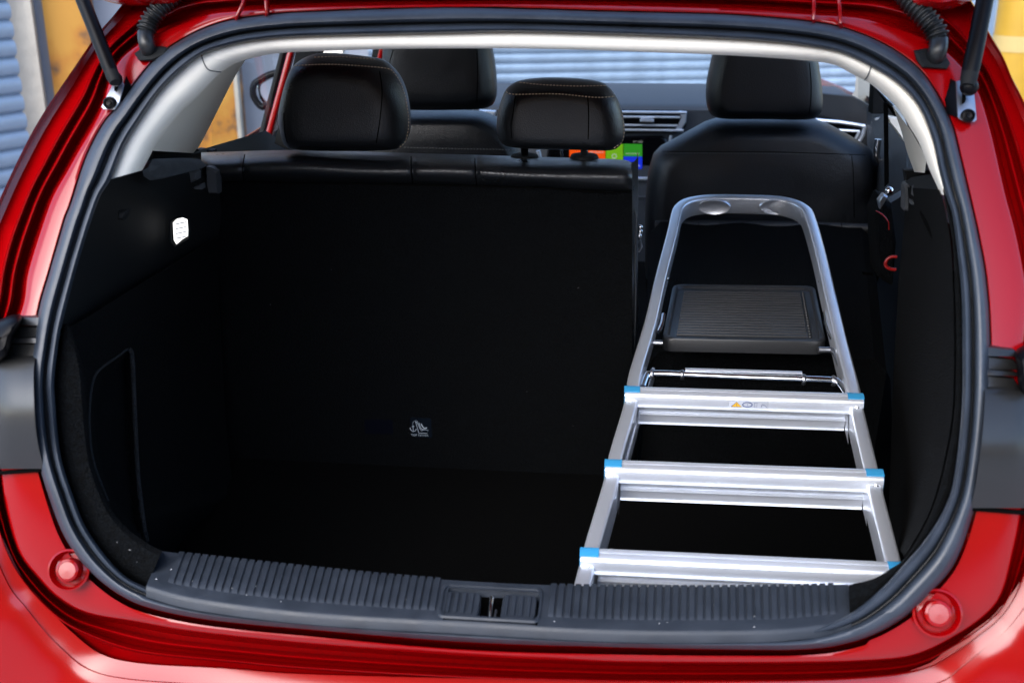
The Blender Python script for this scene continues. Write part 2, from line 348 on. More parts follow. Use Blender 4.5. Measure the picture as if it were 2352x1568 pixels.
# little stitched bead in the groove
mb = MB()
rb = lerp(rSO, rSI, .605)
path = [Vector(p) for p in ring(rb, .004)]
for i in range(NS):
    a, b = path[i], path[(i + 1) % NS]
    for k in range(3):
        mb.add(*tube([a.lerp(b, k/3), a.lerp(b, k/3 + .2)], .0009, 4))
mb.build('bead', 'rubber_lip', seal, kind='stuff')
# --- beige pillar and header trim
T1 = [(327,391),(345,358),(364,324),(420,255),(455,222),(480,196),(510,165),(545,144),(600,129),(645,122),(706,119),(900,113),(1176,112),(1400,117),(1638,126),(1766,133),(1864,141),(1918,150),(1958,171),(1985,184),(2006,198),(2049,235),(2073,265),(2091,295),(2109,325),(2123,359),(2137,395),(2151,425),(2159,445)]
t1 = resample(cr(T1, 8), 160)
si_full = cr(SI, 8, True)
iL = min(range(len(si_full)), key=lambda i: (si_full[i][0] - 255)**2 + (si_full[i][1] - 411)**2)
iR = min(range(len(si_full)), key=lambda i: (si_full[i][0] - 2173)**2 + (si_full[i][1] - 450)**2)
seg = []; i = iL
while i != iR: seg.append(si_full[i]); i = (i + 1) % len(si_full)
seg.append(si_full[iR])
s1 = resample(seg, 160)
def trimrows(a, b):
    rws = []
    for k, off in ((-.12, .030), (0, .020), (.06, .016), (.2, .018), (.4, .028), (.6, .046), (.78, .072), (.90, .102), (.97, .128), (1.0, .15), (.97, .19)):
        rws.append([onS(*(s1[j] + (t1[j] - s1[j])*k), .02 + (off - .02)*(.22 + .38*min(1, (abs(s1[j][0] - 1200)/850)**3))) for j in range(a, b)])
    return rws
jl = min(range(160), key=lambda i: abs(s1[i][0] - 462) + abs(s1[i][1] - 127))
jr = min(range(160), key=lambda i: abs(s1[i][0] - 2000) + abs(s1[i][1] - 152))
trims = []
for a, b, nm in ((0, jl + 1, 'pillar_trim'), (jl + 1, jr, 'header_trim'), (jr, 160, 'pillar_trim')):
    # overlap columns by a hair less than one so that a fine joint shows
    V, F = grid(trimrows(max(a - 1, 0) if a == jl + 1 else a, min(b + 1, 160) if b == jr else b))
    trims.append(mk(nm, V, F, 'beige', car, auto=80))
for px in (((462,124),(467,142),(478,160),(500,165),(520,166)), ((2001,150),(1998,163),(1991,178),(1985,184))):
    for tr in trims:
        t = bvh(tr)
    allV = MB()
    for tr in trims: allV.add([v.co + base(tr) for v in tr.data.vertices], [tuple(p.vertices) for p in tr.data.polygons])
    t = BVHTree.FromPolygons(allV.V, allV.F); pts = []
    for q in resample(cr(px, 6), 20):
        h, n = hit(t, *q)
        if h: pts.append(h)
    if len(pts) > 3: mk('trim_joint', *tube(pts, .0009, 6), 'grey_plastic', trims[1])
# C pillar inner panel on the left
L1 = resample(cr([(325,345),(346,320),(402,250),(462,188),(516,142),(548,122)], 6), 30)
L2 = resample(cr([(447,352),(462,328),(492,270),(520,214),(540,176),(566,134)], 6), 30)
rws = []
for k in range(9):
    s = k/8; y = .42 + .42*s - .06*math.sin(s*math.pi)
    rws.append([onY(*(L1[j] + (L2[j] - L1[j])*s), y + .10*(j/29)) for j in range(30)])
rws.append([p + Vector((-.03, .03, 0)) for p in rws[-1]])
mk('quarter_pillar_trim', *grid(rws), 'beige', car)
# C pillar on the right
rws = []
R1 = resample([(2050,244),(2070,300),(2084,352),(2100,395)], 16); R2 = resample([(2092,300),(2112,335),(2128,366),(2124,397)], 16)
for k in range(7):
    s = k/6; rws.append([onY(*(R1[j] + (R2[j] - R1[j])*s), .95 - .35*s) for j in range(16)])
rws.insert(0, [p + Vector((.02, .04, 0)) for p in rws[0]])
mk('quarter_pillar_trim', *grid(rws), 'beige', car)
def pl(name, px, y, th, m, parent=car, bev=.002, **k):
    return mk(name, *plate([onY(u, v, yy) for (u, v), yy in zip(px, y if isinstance(y, (list, tuple)) else [y]*len(px))], (0, th, 0), bev), m, parent, **k)
# --- tail lamp recess plates left and right
def lampplate(v0, v1, uin, uout, name):
    rws = []
    for i in range(25):
        s = i/24; r = []
        for j in range(11):
            k = j/10; u = uin(v0 + (v1 - v0)*s)*(1 - k) + uout*k; v = v0 + (v1 - v0)*s
            bul = .034*math.sin(math.pi*(.12 + .85*s)) ; r.append(onS(u, v, -.010 - bul*(1 - .2*k) + .05*max(0, k - .45)**1.5))
        rws.append(r)
    edge = [p + Vector((0, .03, -.002)) for p in rws[-1]]; top = [p + Vector((0, .03, .0)) for p in rws[0]]
    return mk(name, *grid([top] + rws + [edge]), 'lampback', car)
so_s = cr(SO, 8, True)
def edge_u(side):
    P = np.array([p for p in so_s if (p[0] < CX) == (side < 0) and 500 < p[1] < 1350]); o = np.argsort(P[:, 1]); P = P[o]
    return lambda v: np.interp(v, P[:, 1], P[:, 0]) - side*10
eL, eR = edge_u(-1), edge_u(1)
lp = lampplate(826, 1076, eL, -70, 'lamp_recess')
for a, b, o in ((728, 748, .006), (750, 774, .009), (776, 788, .004), (790, 822, .007)):
    mk('lamp_step', *plate([onS(eL(a), a, -.014 + o), onS(30 if a < 760 else 10, a + 1, -.014 + o), onS(20 if a < 760 else 0, b, -.016 + o), onS(eL(b), b, -.016 + o)], (0, .03, 0), .002), 'lampback', lp)
lp = lampplate(898, 1166, eR, 2430, 'lamp_recess')
for a, b, o in ((798, 818, .006), (820, 848, .009), (850, 862, .004), (864, 894, .007)):
    mk('lamp_step', *plate([onS(eR(a), a - 2, -.014 + o), onS(2330, a + 6, -.014 + o), onS(2345, b + 2, -.016 + o), onS(eR(b), b, -.016 + o)], (0, .03, 0), .002), 'lampback', lp)
# dark joint under the recess and black rubber stop
for sgn, e, v, uo, v2 in ((-1, eL, 1078, -40, 1088), (1, eR, 1167, 2420, 1182)):
    mk('panel_gap', *tube([onS(e(v), v, -.006), onS((e(v) + uo)/2, (v + v2)/2, -.006), onS(uo, v2, -.006)], .0028, 8), 'seam', car)
for px in (((-60,760),(-10,738),(30,722),(50,728),(44,748),(30,772),(22,806),(8,828),(-30,840),(-70,820)), ((2330,812),(2345,796),(2390,782),(2420,800),(2420,880),(2370,905),(2350,904),(2338,880),(2336,840))):
    o = cr(px, 4, True); c = np.mean(o, axis=0)
    rws = [[onS(*(c + (q - c)*s), off) for q in o] for s, off in ((.05, -.05), (.5, -.048), (.8, -.040), (.95, -.026), (1.0, -.01), (1.0, .02))]
    mk('lamp_stop', *grid(rws, closed=True), 'gloss_black', car)
# --- rubber end stops (round pink buttons in dished recesses)
for (u, v, r) in ((160, 1308, 25), (2152, 1407, 29)):
    p = onS(u, v, -.006); n = (CAM - p).normalized()*.3 + Vector((0, -.8, .38)); sc = (p - CAM).length/FX
    st = mk('buffer_dish', *lathe(p, n, [(r*1.75*sc, .004), (r*1.6*sc, .0055), (r*1.45*sc, .001), (r*1.3*sc, -.006)]), 'paint', car)
    mk('buffer', *lathe(p, n, [(0, .010), (r*.70*sc, .0098), (r*.74*sc, .0104), (r*.92*sc, .009), (r*1.0*sc, .005), (r*1.02*sc, -.006), (r*1.35*sc, -.008)]), 'paint', st)
# --- gas struts, brackets, cable bellows
def sph(c, r, n=12): return lathe(c, (0, 0, 1), [(r*math.sin(k*math.pi/n), -r*math.cos(k*math.pi/n)) for k in range(n + 1)], 16)
for (pxs, rr, brk, bolt, sock) in (
    (((258, 172, -.045), (222, 80, -.06), (188, -4, -.08), (150, -100, -.10)), .0092, ((272,168),(232,246),(236,252),(262,253),(274,236),(284,196)), (252, 237), (264, 182)),
    (((2226, 176, -.045), (2243, 96, -.06), (2262, 0, -.08), (2283, -110, -.10)), .0105, ((2196,188),(2206,186),(2238,214),(2244,276),(2238,281),(2206,276),(2200,270)), (2224, 266), (2226, 200))):
    P = [onS(*q) for q in pxs]
    st = mk('gas_strut', *tube([P[0], P[0].lerp(P[1], .15), P[1], P[2], P[3]], [rr*.86, rr, rr, rr, rr], 20), 'gloss_black', car)
    d = (P[1] - P[0]).normalized()
    mk('end_collar', *tube([P[0] - d*.012, P[0] - d*.004, P[0] + d*.004], [rr*.75, rr*.95, rr*.95], 18), 'black_plastic', st)
    mk('ball_socket', *sph(onS(*sock, -.032), rr*1.05), 'gloss_black', st)
    bk = mk('strut_bracket', *plate([onS(*q, -.014) for q in brk], (0, .003, 0), .001), 'steel', car)
    c = sum((onS(*q, 0) for q in brk), Vector())/len(brk)
    q0, q1 = brk[0], brk[-1]
    sg = -1 if q0[0] > 1000 else 1
    if sg > 0: fl = [brk[5], brk[4], (292, 228), (300, 196), (290, 172)]
    else: fl = [brk[0], brk[6], (2176, 262), (2170, 230), (2182, 180)]
    mk('bracket_flange', *plate([onS(*fl[0], -.012), onS(*fl[1], -.012), onS(*fl[2], .0), onS(*fl[3], .0), onS(*fl[4], .0)], (0, .002, 0), .0005), 'gloss_black', bk)
    hp = [(c_[0] + (bolt[0] + (-14 if bolt[0] > 1000 else 10)), c_[1] + bolt[1] - 40) for c_ in [(9*math.sin(a_), -13*math.cos(a_)) for a_ in np.linspace(0, math.pi, 9)]]
    mk('bracket_hole', *plate([onS(*q, -.0165) for q in hp], (0, .001, 0), .0003), 'seam', bk)
    b = onS(*bolt, -.017)
    mk('bolt', *lathe(b, (0, -.95, .25), [(0, .004), (.003, .0045), (.0035, .002), (.0045, .002), (.0055, .005), (.0075, .004), (.0085, 0), (.0085, -.003)], 16), 'gloss_black', bk)
for path, basep, rr in ((((420,-40,-.03),(395,-8,-.03),(366,20,-.03),(345,48,-.025),(334,76,-.02)), ((306,124),(322,112),(362,108),(386,112),(378,126),(350,140),(318,141)), .0115),
                        (((2060,-40,-.03),(2088,0,-.03),(2122,36,-.03),(2146,66,-.025),(2156,92,-.02)), ((2102,118),(2130,113),(2168,120),(2184,146),(2176,160),(2120,156),(2108,140)), .0125)):
    P = [onS(*q) for q in path]; c = [Vector(p) for p in resample(cr(P, 10), 120)]
    pos = 0; rad = []
    for i in range(120): rad.append(rr*(1 + .17*math.cos(i/120*2*math.pi*15)))
    bl = mk('cable_bellows', *tube(c, rad, 18), 'bellows', car, auto=80)
    e = path[-1]; sx = -1 if e[0] > 1000 else 1
    el = [onS(e[0], e[1] + 2, -.02), onS(e[0] + sx*1, e[1] + 16, -.022), onS(e[0] + sx*4, e[1] + 30, -.018), onS(e[0] + sx*10, e[1] + 44, -.004)]
    mk('bellows_elbow', *tube([Vector(p) for p in resample(cr(el, 6), 16)], rr*.92, 18), 'bellows', bl)
    mk('bellows_base', *plate([onS(*q, -.010) for q in basep], (0, .014, 0), .003), 'black_plastic', bl)
# hinge arms
for (ua, va, ub, vb) in ((566, -20, 546, 44), (608, -20, 614, 36), (1866, -20, 1868, 50), (1922, -20, 1930, 60)):
    mk('hinge_arm', *tube([onS(ua, va, -.02), onS((ua + ub)/2 + 2, (va + vb)/2, -.022), onS(ub, vb - 8, -.012), onS(ub, vb, .0)], 1.0, sect=rrect(.004, .010, .0015), up=(0, -1, 0)), 'paint', car)
# --- open tailgate overhead
hy, hz = .33, 1.505
rws = []
for i in range(13):
    s = i/12; yy = hy - .82*s; zz = hz + .46*math.sin(s*1.25) - .0*s
    hw = .60 + .06*math.sin(s*math.pi) - .05*s
    rws.append([Vector((x*hw, yy, zz + .035*(1 - x*x))) for x in np.linspace(-1, 1, 15)])
tg = mk('tailgate', *grid(rws), 'paint', car)
mk('tailgate_lining', *grid([[p + Vector((0, -.012, -.035)) for p in r[1:-1]] for r in rws[1:]]), 'black_plastic', tg)
for px in (((225,-60),(222,-12),(262,8),(330,14),(410,6),(430,-60)), ((2068,-60),(2080,4),(2120,22),(2170,24),(2226,6),(2262,-30),(2262,-60))):
    o = cr(px, 5, True); c = np.mean(o, axis=0)
    rws = [[onS(*(c + (q - c)*s), off) for q in o] for s, off in ((.02, -.07), (.5, -.066), (.8, -.05), (.95, -.03), (1.0, -.012), (1.0, .0))]
    mk('tailgate_edge', *grid(rws, closed=True), 'paint', tg)
# ------------------------------------------------------------------ sill plate
ZP = .742
bk_ = [(369,1263),(706,1300),(1000,1327),(1267,1341),(1548,1345),(1803,1343),(1949,1339)]
ft_ = [(335,1344),(450,1374),(706,1406),(1066,1428),(1411,1446),(1725,1447),(1845,1440),(1957,1426)]
BK = lambda k: onZ(*resample(cr(bk_, 8), 201)[int(round(k*200))], ZP)
bkr = resample(cr(bk_, 8), 221); ftr = resample(cr(ft_, 8), 221)
def sp(u, k, dz=0.0):            # point on the sill plate: u measured on the front edge, k 0 back .. 1 front
    t = np.interp(u, [p[0] for p in ftr], np.linspace(0, 1, 221)); i = t*220; j = min(int(i), 219); f = i - j
    a = bkr[j]*(1 - f) + bkr[j + 1]*f; b = ftr[j]*(1 - f) + ftr[j + 1]*f
    p = onZ(*(a + (b - a)*min(k, 1)), ZP)
    if k > 1: p = p + Vector((0, -(k - 1)*.05, -(k - 1)*.045))
    return p + Vector((0, 0, dz))
us = np.linspace(336, 1956, 120)
def in_pocket(u, k): return 1006 < u < 1236
rws = []
for k, dz in ((-.0, -.06), (0.0, -.004), (.02, 0), (.2, 0), (.4, 0), (.6, 0), (.8, 0), (.97, 0), (1.0, -.001), (1.05, -.003), (1.08, -.010)):
    rws.append([sp(u, max(k, 0), dz) for u in us])
V, F = grid(rws)
# cut the latch opening
n = len(us); F2 = []
for f in F:
    i, j = divmod(f[0], n); i_lo, i_hi = 3, 8
    if 1006 < us[j] < 1226 and 3 <= i < 7: continue
    F2.append(f)
sill = mk('sill_plate', V, F2, 'sill_plastic', car, auto=60)
def ribmesh(u, w, k0, k1, h=.0032):
    c = sp(u, (k0 + k1)/2); rows = []
    for k, hh in ((k0 - .0, -.003), (k0, h*.7), (k0 + .03, h), (k1 - .05, h), (k1, h*.5), (k1 + .03, 0)):
        rows.append([sp(u - w/2, k, 0 - .0006), sp(u - w/2 + 1.2, k, hh), sp(u + w/2 - 1.2, k, hh), sp(u + w/2, k, -.0006)])
    return grid(rows)
for u in list(np.arange(384, 996, 18.3)) + list(np.arange(1262, 1915, 19.2)):
    mk('rib', *ribmesh(u, 14.6, 0.0, .73, .0024), 'sill_plastic', sill)
# latch pocket
pk = mk('latch_pocket', *grid([[sp(u, k, dz) for u in (1004, 1040, 1100, 1150, 1200, 1240)] for k, dz in ((.16, 0), (.16, -.026), (.5, -.028), (.80, -.018), (.84, 0))]), 'seam', sill)
def rr_px(u0, u1, k0, k1, ru, rk, dz, n=5):
    o = []
    for cu, ck, a in ((u1 - ru, k1 - rk, 0), (u0 + ru, k1 - rk, 90), (u0 + ru, k0 + rk, 180), (u1 - ru, k0 + rk, 270)):
        for i in range(n + 1):
            t = R(a + 90*i/n); o.append(sp(cu + ru*math.cos(t), ck + rk*math.sin(t), dz))
    return o
fr_ = [rr_px(1000, 1240, .10, .93, 14, .16, .0002), rr_px(1003, 1237, .12, .91, 14, .16, .0022), rr_px(1008, 1233, .16, .87, 13, .15, .0022), rr_px(1010, 1231, .18, .86, 12, .15, -.012)]
mk('latch_frame', *grid(fr_, closed=True), 'sill_plastic', sill)
for u0, u1 in ((1012, 1094), (1146, 1226)):
    V, F = grid([rr_px(u0, u1, .25, .83, 8, .10, -.018), rr_px(u0, u1, .25, .83, 8, .10, -.003), rr_px(u0 + 2, u1 - 2, .27, .81, 8, .10, -.0012)], closed=True); F.append(tuple(range(len(V) - 24, len(V))))
    pn = mk('latch_cover', V, F, 'sill_plastic', sill)
    for u in np.arange(u0 + 10, u1 - 6, 17.5): mk('latch_rib', *ribmesh(u, 10, .31, .74, .0006), 'sill_plastic', sill)
a = sp(1122, .42, -.002); 
mk('striker', *tube([sp(1121, .9, -.008), sp(1121, .6, -.001), sp(1121, .40, .001), sp(1121, .33, -.004), sp(1121, .30, -.016)], [.0022, .0026, .0030, .0036, .003], 12), 'chrome', sill)
mk('striker', *tube([sp(1131, .86, -.012), sp(1132, .5, -.010), sp(1132, .42, -.018)], .0012, 8), 'steel', sill)
# grit and lint on the sill and the carpet corners
mb = MB()
for _ in range(22):
    u = rng.choice([rng.uniform(350, 700), rng.uniform(350, 1000), rng.uniform(1100, 1900)]); p = sp(u, rng.uniform(.05, .95), .0012)
    mb.add(*tube([p, p + Vector((rng.uniform(-.0025, .0025), rng.uniform(-.0015, .0015), .0004))], float(rng.uniform(.0003, .0007)), 4))
mb.build('grit', 'thread_grey2', sill, kind='stuff')
# ------------------------------------------------------------------ boot carpet and side trims
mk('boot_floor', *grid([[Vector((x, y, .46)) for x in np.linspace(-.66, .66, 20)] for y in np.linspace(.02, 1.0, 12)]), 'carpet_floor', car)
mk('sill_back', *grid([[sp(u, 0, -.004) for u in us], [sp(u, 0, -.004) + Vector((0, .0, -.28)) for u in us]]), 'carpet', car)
def sidetrim(near, far, yfar, name, m, pocket=None, n=60, k0off=.034, extra=None, yshape=None):
    A = resample(cr(near, 6), n); B = resample(cr(far, 6), n); rws = []
    for i in range(n + 1 - 1):
        r = []
        for j in range(51):
            k = j/50; q = A[i]*(1 - k) + B[i]*k
            y0 = onS(*A[i], k0off).y; y = y0 + (yfar - y0)*(k**(yshape or 1.0))
            if pocket is not None: y += pocket(q[0], q[1])
            r.append(onY(q[0], q[1], y))
        rws.append(r)
    return mk(name, *grid(rws), m, car, auto=50)
PK = np.array(cr([(296,794),(270,816),(222,852),(207,906),(203,981),(214,1065),(247,1155),(288,1209),(330,1240),(322,1160),(312,1030),(308,920),(303,830)], 6, True))
def sdist(P, x, y):
    ins = False; n = len(P); dm = 1e9
    for i in range(n):
        x1, y1 = P[i]; x2, y2 = P[(i + 1) % n]
        if (y1 > y) != (y2 > y) and x < (x2 - x1)*(y - y1)/(y2 - y1) + x1: ins = not ins
        dx, dy = x2 - x1, y2 - y1; t = max(0, min(1, ((x - x1)*dx + (y - y1)*dy)/(dx*dx + dy*dy + 1e-9))); dm = min(dm, math.hypot(x - x1 - t*dx, y - y1 - t*dy))
    return dm if ins else -dm
def pocketL(x, y):
    if x > 345 or x < 190 or y < 780: return 0
    d = sdist(PK, x, y); e = max(0, min(1, d/20)); return .05*e*e*(3 - 2*e)
near = [(141,765),(127,862),(127,907),(140,1042),(167,1132),(203,1218),(271,1306),(333,1346)]
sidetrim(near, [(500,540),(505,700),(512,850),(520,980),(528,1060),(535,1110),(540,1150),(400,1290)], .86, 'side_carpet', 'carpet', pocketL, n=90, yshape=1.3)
_sc = [o for o in car.children if o.name.startswith('side_carpet')][0]
M['carpet_highlight'] = mat('carpet_highlight', (.0055, .007, .009), .95, bump=('noise', 300, 1, .004), var=.6, vscale=200)  # paler carpet for added rim tubes, edge highlight put into the colour
seam(_sc, [(296,800),(303,812),(308,900),(312,1000),(318,1100),(330,1200),(338,1240)], .0035, 'carpet_highlight', 'pocket_rim_highlight', car, 40, .004)
seam(_sc, [(294,800),(268,820),(222,856),(208,906),(205,981),(216,1065),(248,1150)], .002, 'carpet_highlight', 'pocket_rim_highlight', car, 40, .002)
mb = MB()
for u, v in ((315,1290),(268,1244),(296,1262),(1316,978),(1098,1139),(1078,1303),(620,700),(900,820),(760,620),(1210,900),(1330,660)):
    p = onB(u, v, -.003) if u > 400 else onS(u, v, .012)
    mb.add(*tube([p, p + Vector((rng.uniform(-.003, .003), 0, rng.uniform(-.002, .002)))], .0007, 4))
mb.build('lint', 'thread_grey', car, kind='stuff')
nearU = [(238,400),(225,449),(203,506),(173,602),(149,692),(132,770)]
sidetrim(nearU, [(470,380),(500,420),(505,450),(508,480),(506,520),(500,545)], .85, 'side_plastic', 'black_plastic', None, k0off=.037)
QR = [(2166,440),(2178,500),(2188,560),(2193,660),(2196,784),(2192,941),(2172,1061),(2147,1153),(2118,1217),(2078,1281),(2046,1305),(2005,1329),(1949,1342)]
NR = [(2166,430),(2187,494),(2199,584),(2208,674),(2210,784),(2208,941),(2191,1093),(2169,1165),(2125,1237),(2077,1293),(2025,1349),(1985,1392),(1953,1432)]
A = resample(cr(NR, 6), 80); B = resample(cr(QR, 6), 80); q_ = []
for i in range(80):
    q_.append([onS(*(A[i]*(1 - k) + B[i]*k), o) for k, o in ((-.1, .05), (0, .030), (.15, .016), (.5, .016), (.85, .022), (1, .034), (.98, .08), (.9, .2))])
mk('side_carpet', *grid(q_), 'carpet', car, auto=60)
QL = [(160,745),(178,800),(193,860),(203,981),(214,1065),(247,1155),(288,1209),(342,1249),(372,1264)]
NL = [(146,745),(137,800),(127,862),(126,907),(131,981),(146,1065),(185,1185),(245,1280),(300,1326),(337,1348)]
A = resample(cr(NL, 6), 50); B = resample(cr(QL, 6), 50); q_ = []
for i in range(50):
    q_.append([onS(*(A[i]*(1 - k) + B[i]*k), o) for k, o in ((-.1, .05), (0, .030), (.15, .016), (.5, .016), (.85, .022), (1, .034), (.98, .08), (.9, .2))])
mk('side_carpet', *grid(q_), 'carpet', car, auto=60)
sidetrim([(2160,436),(2174,500),(2184,560),(2189,660),(2192,784),(2188,941),(2168,1061),(2143,1153),(2114,1217),(2078,1276)],
         [(2078,430),(2078,500),(2072,560),(2064,640),(2060,720),(2055,800),(2050,900),(2048,980),(2046,1040),(2044,1100),(2042,1160),(2040,1230)], .86, 'side_carpet', 'carpet', None, n=90, yshape=1.2, k0off=.05)
for s_ in (-1, 1):
    mk('inner_side_panel', *grid([[Vector((s_*x, y, z)) for x, y in ((.645, .45), (.655, .8), (.70 if s_ < 0 else .73, 1.1), (.78 if s_ < 0 else .84, 1.7), (.79 if s_ < 0 else .88, 2.6))] for z in (.40, .7, 1.01)]), 'black_plastic', car)
# boundary moulding between plastic and carpet, ribs, hooks on the side trims
mk('trim_edge', *tube([onS(141, 768, .02), onY(240, 708, .34), onY(350, 640, .52), onY(440, 582, .70), onY(500, 543, .82)], .0022, 8), 'carpet', car)
pl('load_cover_ledge', [(326,392),(339,371),(411,368),(449,371),(466,386),(419,399),(374,411),(344,415),(329,405)], [.42,.50,.62,.70,.72,.62,.52,.46,.42], .02, 'grey_plastic')
pl('quarter_panel', [(345,345),(365,323),(419,333),(450,350),(430,362),(411,368),(337,373)], [.60,.66,.74,.84,.80,.74,.55], .02, 'black_plastic')
pl('quarter_panel', [(405,376),(490,376),(490,346),(452,343),(425,352)], [1.0]*5, .02, 'black_plastic')
lb = pl('load_cover_bracket', [(472,384),(484,386),(499,394),(501,446),(474,446)], .80, .02, 'grey_plastic', bev=.004)
pl('load_cover_bracket', [(433,391),(447,393),(452,398),(452,414),(437,421)], .70, .02, 'grey_plastic', bev=.003)
pl('load_cover_bracket', [(441,432),(461,424),(463,436),(448,436)], .70, .02, 'grey_plastic')
pl('bag_hook', [(268,486),(292,482),(290,494),(282,508),(268,506)], .28, .012, 'black_plastic', bev=.004)
lmp = pl('boot_lamp', [(396,512),(403,505),(418,502),(428,506),(430,528),(429,544),(414,553),(404,562),(398,552)], .60, .01, 'lamp')
for q in range(4): mk('lens_rib', *tube([onY(404, 515 + q*11, .597), onY(427, 510 + q*11, .597)], .0008, 5), 'white', lmp)
mk('bezel', *tube([onY(u, v, .598) for u, v in ((392,508),(404,500),(420,497),(433,503),(435,528),(434,548),(417,558),(404,568),(393,556),(391,530),(392,508))], .002, 6), 'black_plastic', lmp)
# right-hand bracket pieces
pl('load_cover_bracket', [(2079,428),(2090,422),(2092,482),(2086,486),(2077,484)], .80, .03, 'grey_plastic', bev=.003)
pl('load_cover_bracket', [(2101,433),(2112,426),(2120,428),(2108,436),(2105,452),(2099,452)], .70, .02, 'grey_plastic')
pl('load_cover_bracket', [(2095,462),(2108,466),(2109,472),(2094,471)], .70, .02, 'grey_plastic')
pl('load_cover_ledge', [(2085,423),(2100,413),(2145,406),(2165,440),(2150,470),(2110,440)], [.80,.76,.62,.50,.48,.66], .02, 'black_plastic')
mk('trim_slot', *tube([onY(2118, 488, .60), onY(2140, 520, .50), onY(2166, 560, .42), onY(2170, 574, .40)], [.004, .009, .010, .004], 8), 'seam', car)
# ------------------------------------------------------------------ rear bench, 60 part standing
bench = mk('rear_bench', *grid([[onB(u0 + (1452 - u0)*k, 418 + (v1 - 418)*0 + (v - 418) + 22*k, (.0 if 0 < k < 1 else .0) - .004*math.sin(math.pi*k)) for k in np.linspace(0, 1, 40)] for v, u0, v1 in [(v, 468 + (v - 418)*.05, 0) for v in np.linspace(412, 1150, 40)]]), 'carpet', car)
rowsB = []
vt_ = [(440, 352), (470, 350), (600, 346), (700, 344), (948, 352), (1095, 356), (1250, 361), (1400, 365), (1440, 368), (1452, 374)]
vl_ = [(440, 425), (500, 420), (560, 418), (948, 424), (1130, 428), (1250, 431), (1330, 438), (1400, 441), (1450, 440)]
vtop = lambda u: np.interp(u, *zip(*vt_)); vlow = lambda u: np.interp(u, *zip(*vl_))
ub = np.unique(np.r_[np.linspace(462, 1452, 130), [558, 560, 562, 946, 948, 950, 1093, 1095, 1097]])
def sm(u):
    d = 0
    for s in (560, 948, 1095): d += .006*math.exp(-((u - s)/5)**2)
    d += .010*(max(0, (480 - u)/20)**2) + .012*(max(0, (u - 1436)/16)**2); return d
for k, off in ((-.02, .02), (0, -.002), (.08, -.016), (.2, -.028), (.35, -.034), (.5, -.030), (.64, -.018), (.78, .008), (.9, .045), (1.0, .10), (1.0, .16)):
    rowsB.append([onB(u, vlow(u) + (vtop(u) - vlow(u))*k + (2.5*math.sin(u/60) if .2 < k < .9 else 0), off + sm(u)) for u in ub])
roll = mk('bench_top', *grid(rowsB), 'leather', bench, auto=80)
for u in (560, 948, 1095): seam(roll, [(u, vlow(u) - 2), (u - 3, vlow(u) - 30), (u - 4 if u != 560 else u + 2, vtop(u) + 8)], .0011, parent=bench)
mk('piping', *tube([onB(u, vlow(u) + 1, -.004) for u in np.linspace(500, 1450, 60)], .0014, 6), 'seam', bench)
# right flank of the backrest
mk('bench_flank', *grid([[onB(1450, v, 0) + Vector((0, 0, 0)), onB(1453, v, .02) + Vector((.002, 0, 0)), onB(1453, v, .03) + Vector((.010, .05, 0)), onB(1453, v, .03) + Vector((.008, .12, 0))] for v in np.linspace(372, 1150, 20)]), 'leather', bench)
mk('flank_wire', *tube([onB(u, v, .03) for u, v in ((1456,478),(1462,500),(1461,540),(1458,600),(1460,660),(1459,740),(1456,800))], .0016, 6), 'grey_plastic', bench)
# labels on the carpet back
q = [onB(u, v, -.004) for u, v in ((941,958),(990,960),(993,1006),(946,1003))]
lab = mk('tether_label', *plate(q, (0, .001, 0), .0005), 'label_navy', bench)
mk('blank_label', *plate([onB(u, v, -.004) for u, v in ((836,962),(902,963),(903,997),(838,996))], (0, .001, 0), .0005), 'label_faint', bench)
def drawpx(pts, r, m, parent, name='print'): return mk(name, *tube([onB(u, v, -.0052) for u, v in pts], r, 5), m, parent)
Z_ = lambda x, y: (784 + x*.784/6.72 + 0, 901.6 + y*.784/6.72)       # from the enlarged crop of the label
for pts, r in ((((1460,560),(1525,790),(1690,800),(1708,740),(1640,722),(1580,745),(1545,700),(1500,590),(1460,560)), .0007),
               (((1530,600),(1560,690),(1600,720),(1650,728)), .0009), (((1575,620),(1600,670),(1640,700),(1685,690)), .0013), (((1570,612),(1580,618)), .0016),
               (((1412,640),(1415,760)), .0007), (((1390,668),(1436,662)), .0007), (((1352,690),(1375,740),(1415,762),(1455,750),(1478,712)), .0008),
               (((1405,610),(1412,600)), .0006), (((1412,580),(1420,570)), .0006), (((1432,556),(1445,550)), .0006), (((1465,542),(1475,548)), .0006), (((1495,560),(1504,570)), .0006), (((1522,582),(1530,592)), .0006)):
    drawpx([Z_(*p) for p in pts], r, 'label_white', lab)
c = onB(*Z_(1545, 838), -.0055); text('TOP TETHER', c, onB(990, 985) - onB(940, 983), (0, -.16, 1), .0062, 'label_white', lab)
